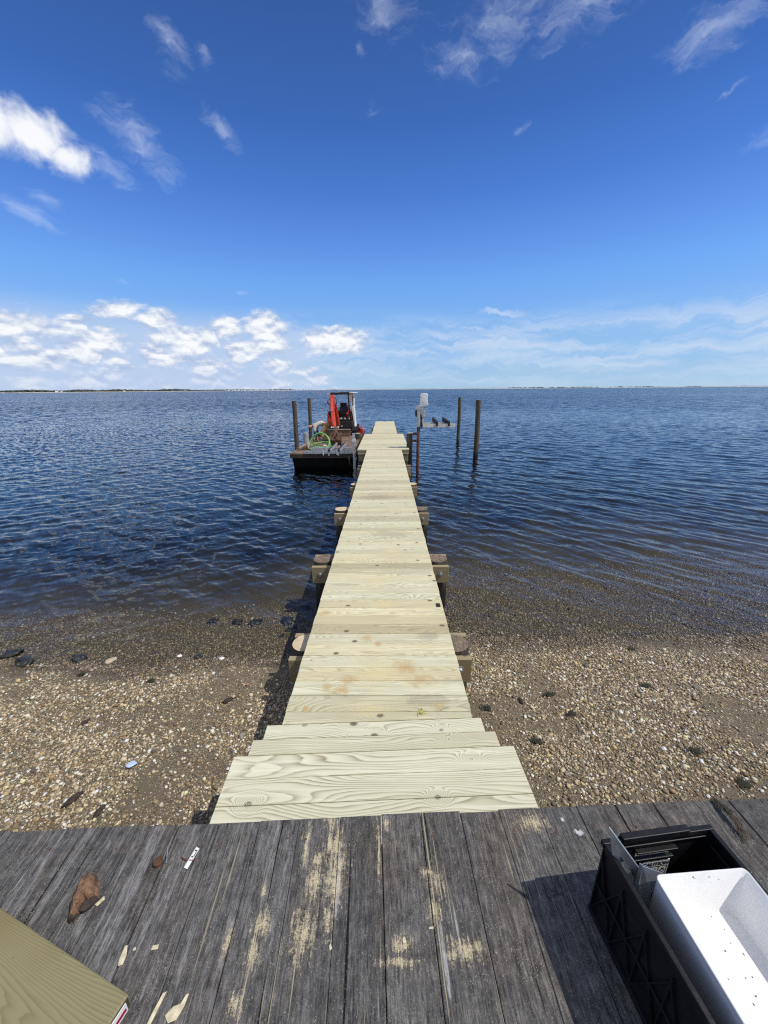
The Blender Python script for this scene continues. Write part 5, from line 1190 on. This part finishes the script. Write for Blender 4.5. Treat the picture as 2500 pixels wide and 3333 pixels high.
body = skin('body', [tuple(v) for v in bv], be, [.11,.12,.13,.055,.085,.085,.06,.06,.042,.042,.062,.062,.042,.042,.030,.030,.075], m_skin, wk)
b = MB(); b.sphere((0,0,0), (.078,.072,.105), 16, 12)
b.sphere((0,-.070,-.01), (.014,.016,.02), 8, 6); b.sphere((.03,-.064,.02), (.010,.006,.007), 8, 5, mi=1); b.sphere((-.03,-.064,.02), (.010,.006,.007), 8, 5, mi=1); b.sphere((0,-.064,-.048), (.022,.007,.006), 8, 5, mi=1)
b.sphere((.078,.005,0), (.012,.020,.03), 8, 6); b.sphere((-.078,.005,0), (.012,.020,.03), 8, 6)
o = b.build('head', [m_skin, m_black], wk, smooth='all'); hm = Matrix.Rotation(R(40), 4, 'Z') @ Matrix.Rotation(R(62), 4, 'X')
hm = Matrix.Rotation(R(-70), 4, 'Z') @ Matrix.Rotation(R(75), 4, 'X')
o.matrix_local = Matrix.Translation(hd - Vector(wk['base'])) @ hm
b = MB(); b.sphere((0,.006,.025), (.088,.084,.098), 16, 10); kill = [i for i, v in enumerate(b.v) if v[2] < .030]
ks = set(kill); b.f = [f for f in b.f if not any(i in ks for i in f)]; b.m = [0]*len(b.f)
b.prism([(-.065,-.07),(-.05,-.13),(0,-.15),(.05,-.13),(.065,-.07)], .040, .050, 'z'); o2 = b.build('cap', m_cap, wk, smooth=True); o2.matrix_local = o.matrix_local.copy()
b = MB(); b.box((0,0,.02), (.168,.168,.016)); b.beam((.08,.04,.02), (.10,.16,.05), .012, .02); o3 = b.build('goggle_strap', m_black, wk); o3.matrix_local = o.matrix_local.copy()
skin('shirt', [tuple(v) for v in (Vector((-2.70,17.66,1.32)), mid+Vector((0,0,.0)), chest, neck, shL, shR, elL+Vector((0,0,.02)), elR+Vector((0,0,.02)))], [(0,1),(1,2),(2,3),(2,4),(2,5),(4,6),(5,7)], [.130,.140,.150,.070,.085,.085,.062,.062], m_shirt, wk)
skin('sleeve', [tuple(elL+Vector((0,0,.05))), tuple(elL), tuple((elL+haL)/2), tuple(haL+Vector((-.01,0,.05)))], [(0,1),(1,2),(2,3)], [.062,.060,.052,.045], m_navy, wk)
skin('sleeve', [tuple(elR+Vector((0,0,.05))), tuple(elR), tuple((elR+haR)/2), tuple(haR+Vector((-.01,0,.05)))], [(0,1),(1,2),(2,3)], [.062,.060,.052,.045], m_navy, wk)
skin('trousers', [tuple(v) for v in (pel+Vector((.02,0,0)), hipL, hipR, knL, knR, anL+Vector((0,0,.02)), anR+Vector((0,0,.02)))], [(0,1),(0,2),(1,3),(2,4),(3,5),(4,6)], [.135,.110,.110,.085,.085,.075,.075], m_khaki, wk)
for an, to in ((anL, toL), (anR, toR)):
    skin('boot', [tuple(an+Vector((.02,0,.03))), tuple(an+Vector((.02,0,-.045))), tuple(to)], [(0,1),(1,2)], [.052,.048,.038], m_boot, wk)
for ha, s_ in ((haL, 1), (haR, -1)):
    vs = [tuple(ha+Vector((0,0,.02))), tuple(ha+Vector((.01,0,-.04)))]; es = [(0,1)]; rd = [.026, .030]
    for k in range(4):
        a = len(vs); o_ = (k-1.5)*.017; l_ = (.9,1,.96,.78)[k]
        vs += [tuple(ha+Vector((.012,o_,-.075))), tuple(ha+Vector((.024,o_*1.1,-.075-.026*l_))), tuple(ha+Vector((.046,o_*1.1,-.080-.036*l_)))]; es += [(1,a),(a,a+1),(a+1,a+2)]; rd += [.010,.009,.008]
    a = len(vs); vs += [tuple(ha+Vector((.035,s_*.03,-.045))), tuple(ha+Vector((.055,s_*.03,-.075)))]; es += [(1,a),(a,a+1)]; rd += [.011,.009]
    skin('hand', vs, es, rd, m_skin, wk)
# what the worker is reaching for
b = MB(); b.cyl((-2.98,17.48,ZB+.034), (-2.98,17.48,ZB+.10), .07, .06, 14); b.cyl((-2.98,17.48,ZB+.10), (-2.98,17.48,ZB+.13), .035, .03, 12); b.cyl((-2.98,17.40,ZB+.07), (-2.98,17.30,ZB+.06), .025, .025, 10)
o = b.build('pump_fitting', m_rust, smooth=True); tag(o, 'small rusty fitting on the barge deck under the worker hands', 'fitting')
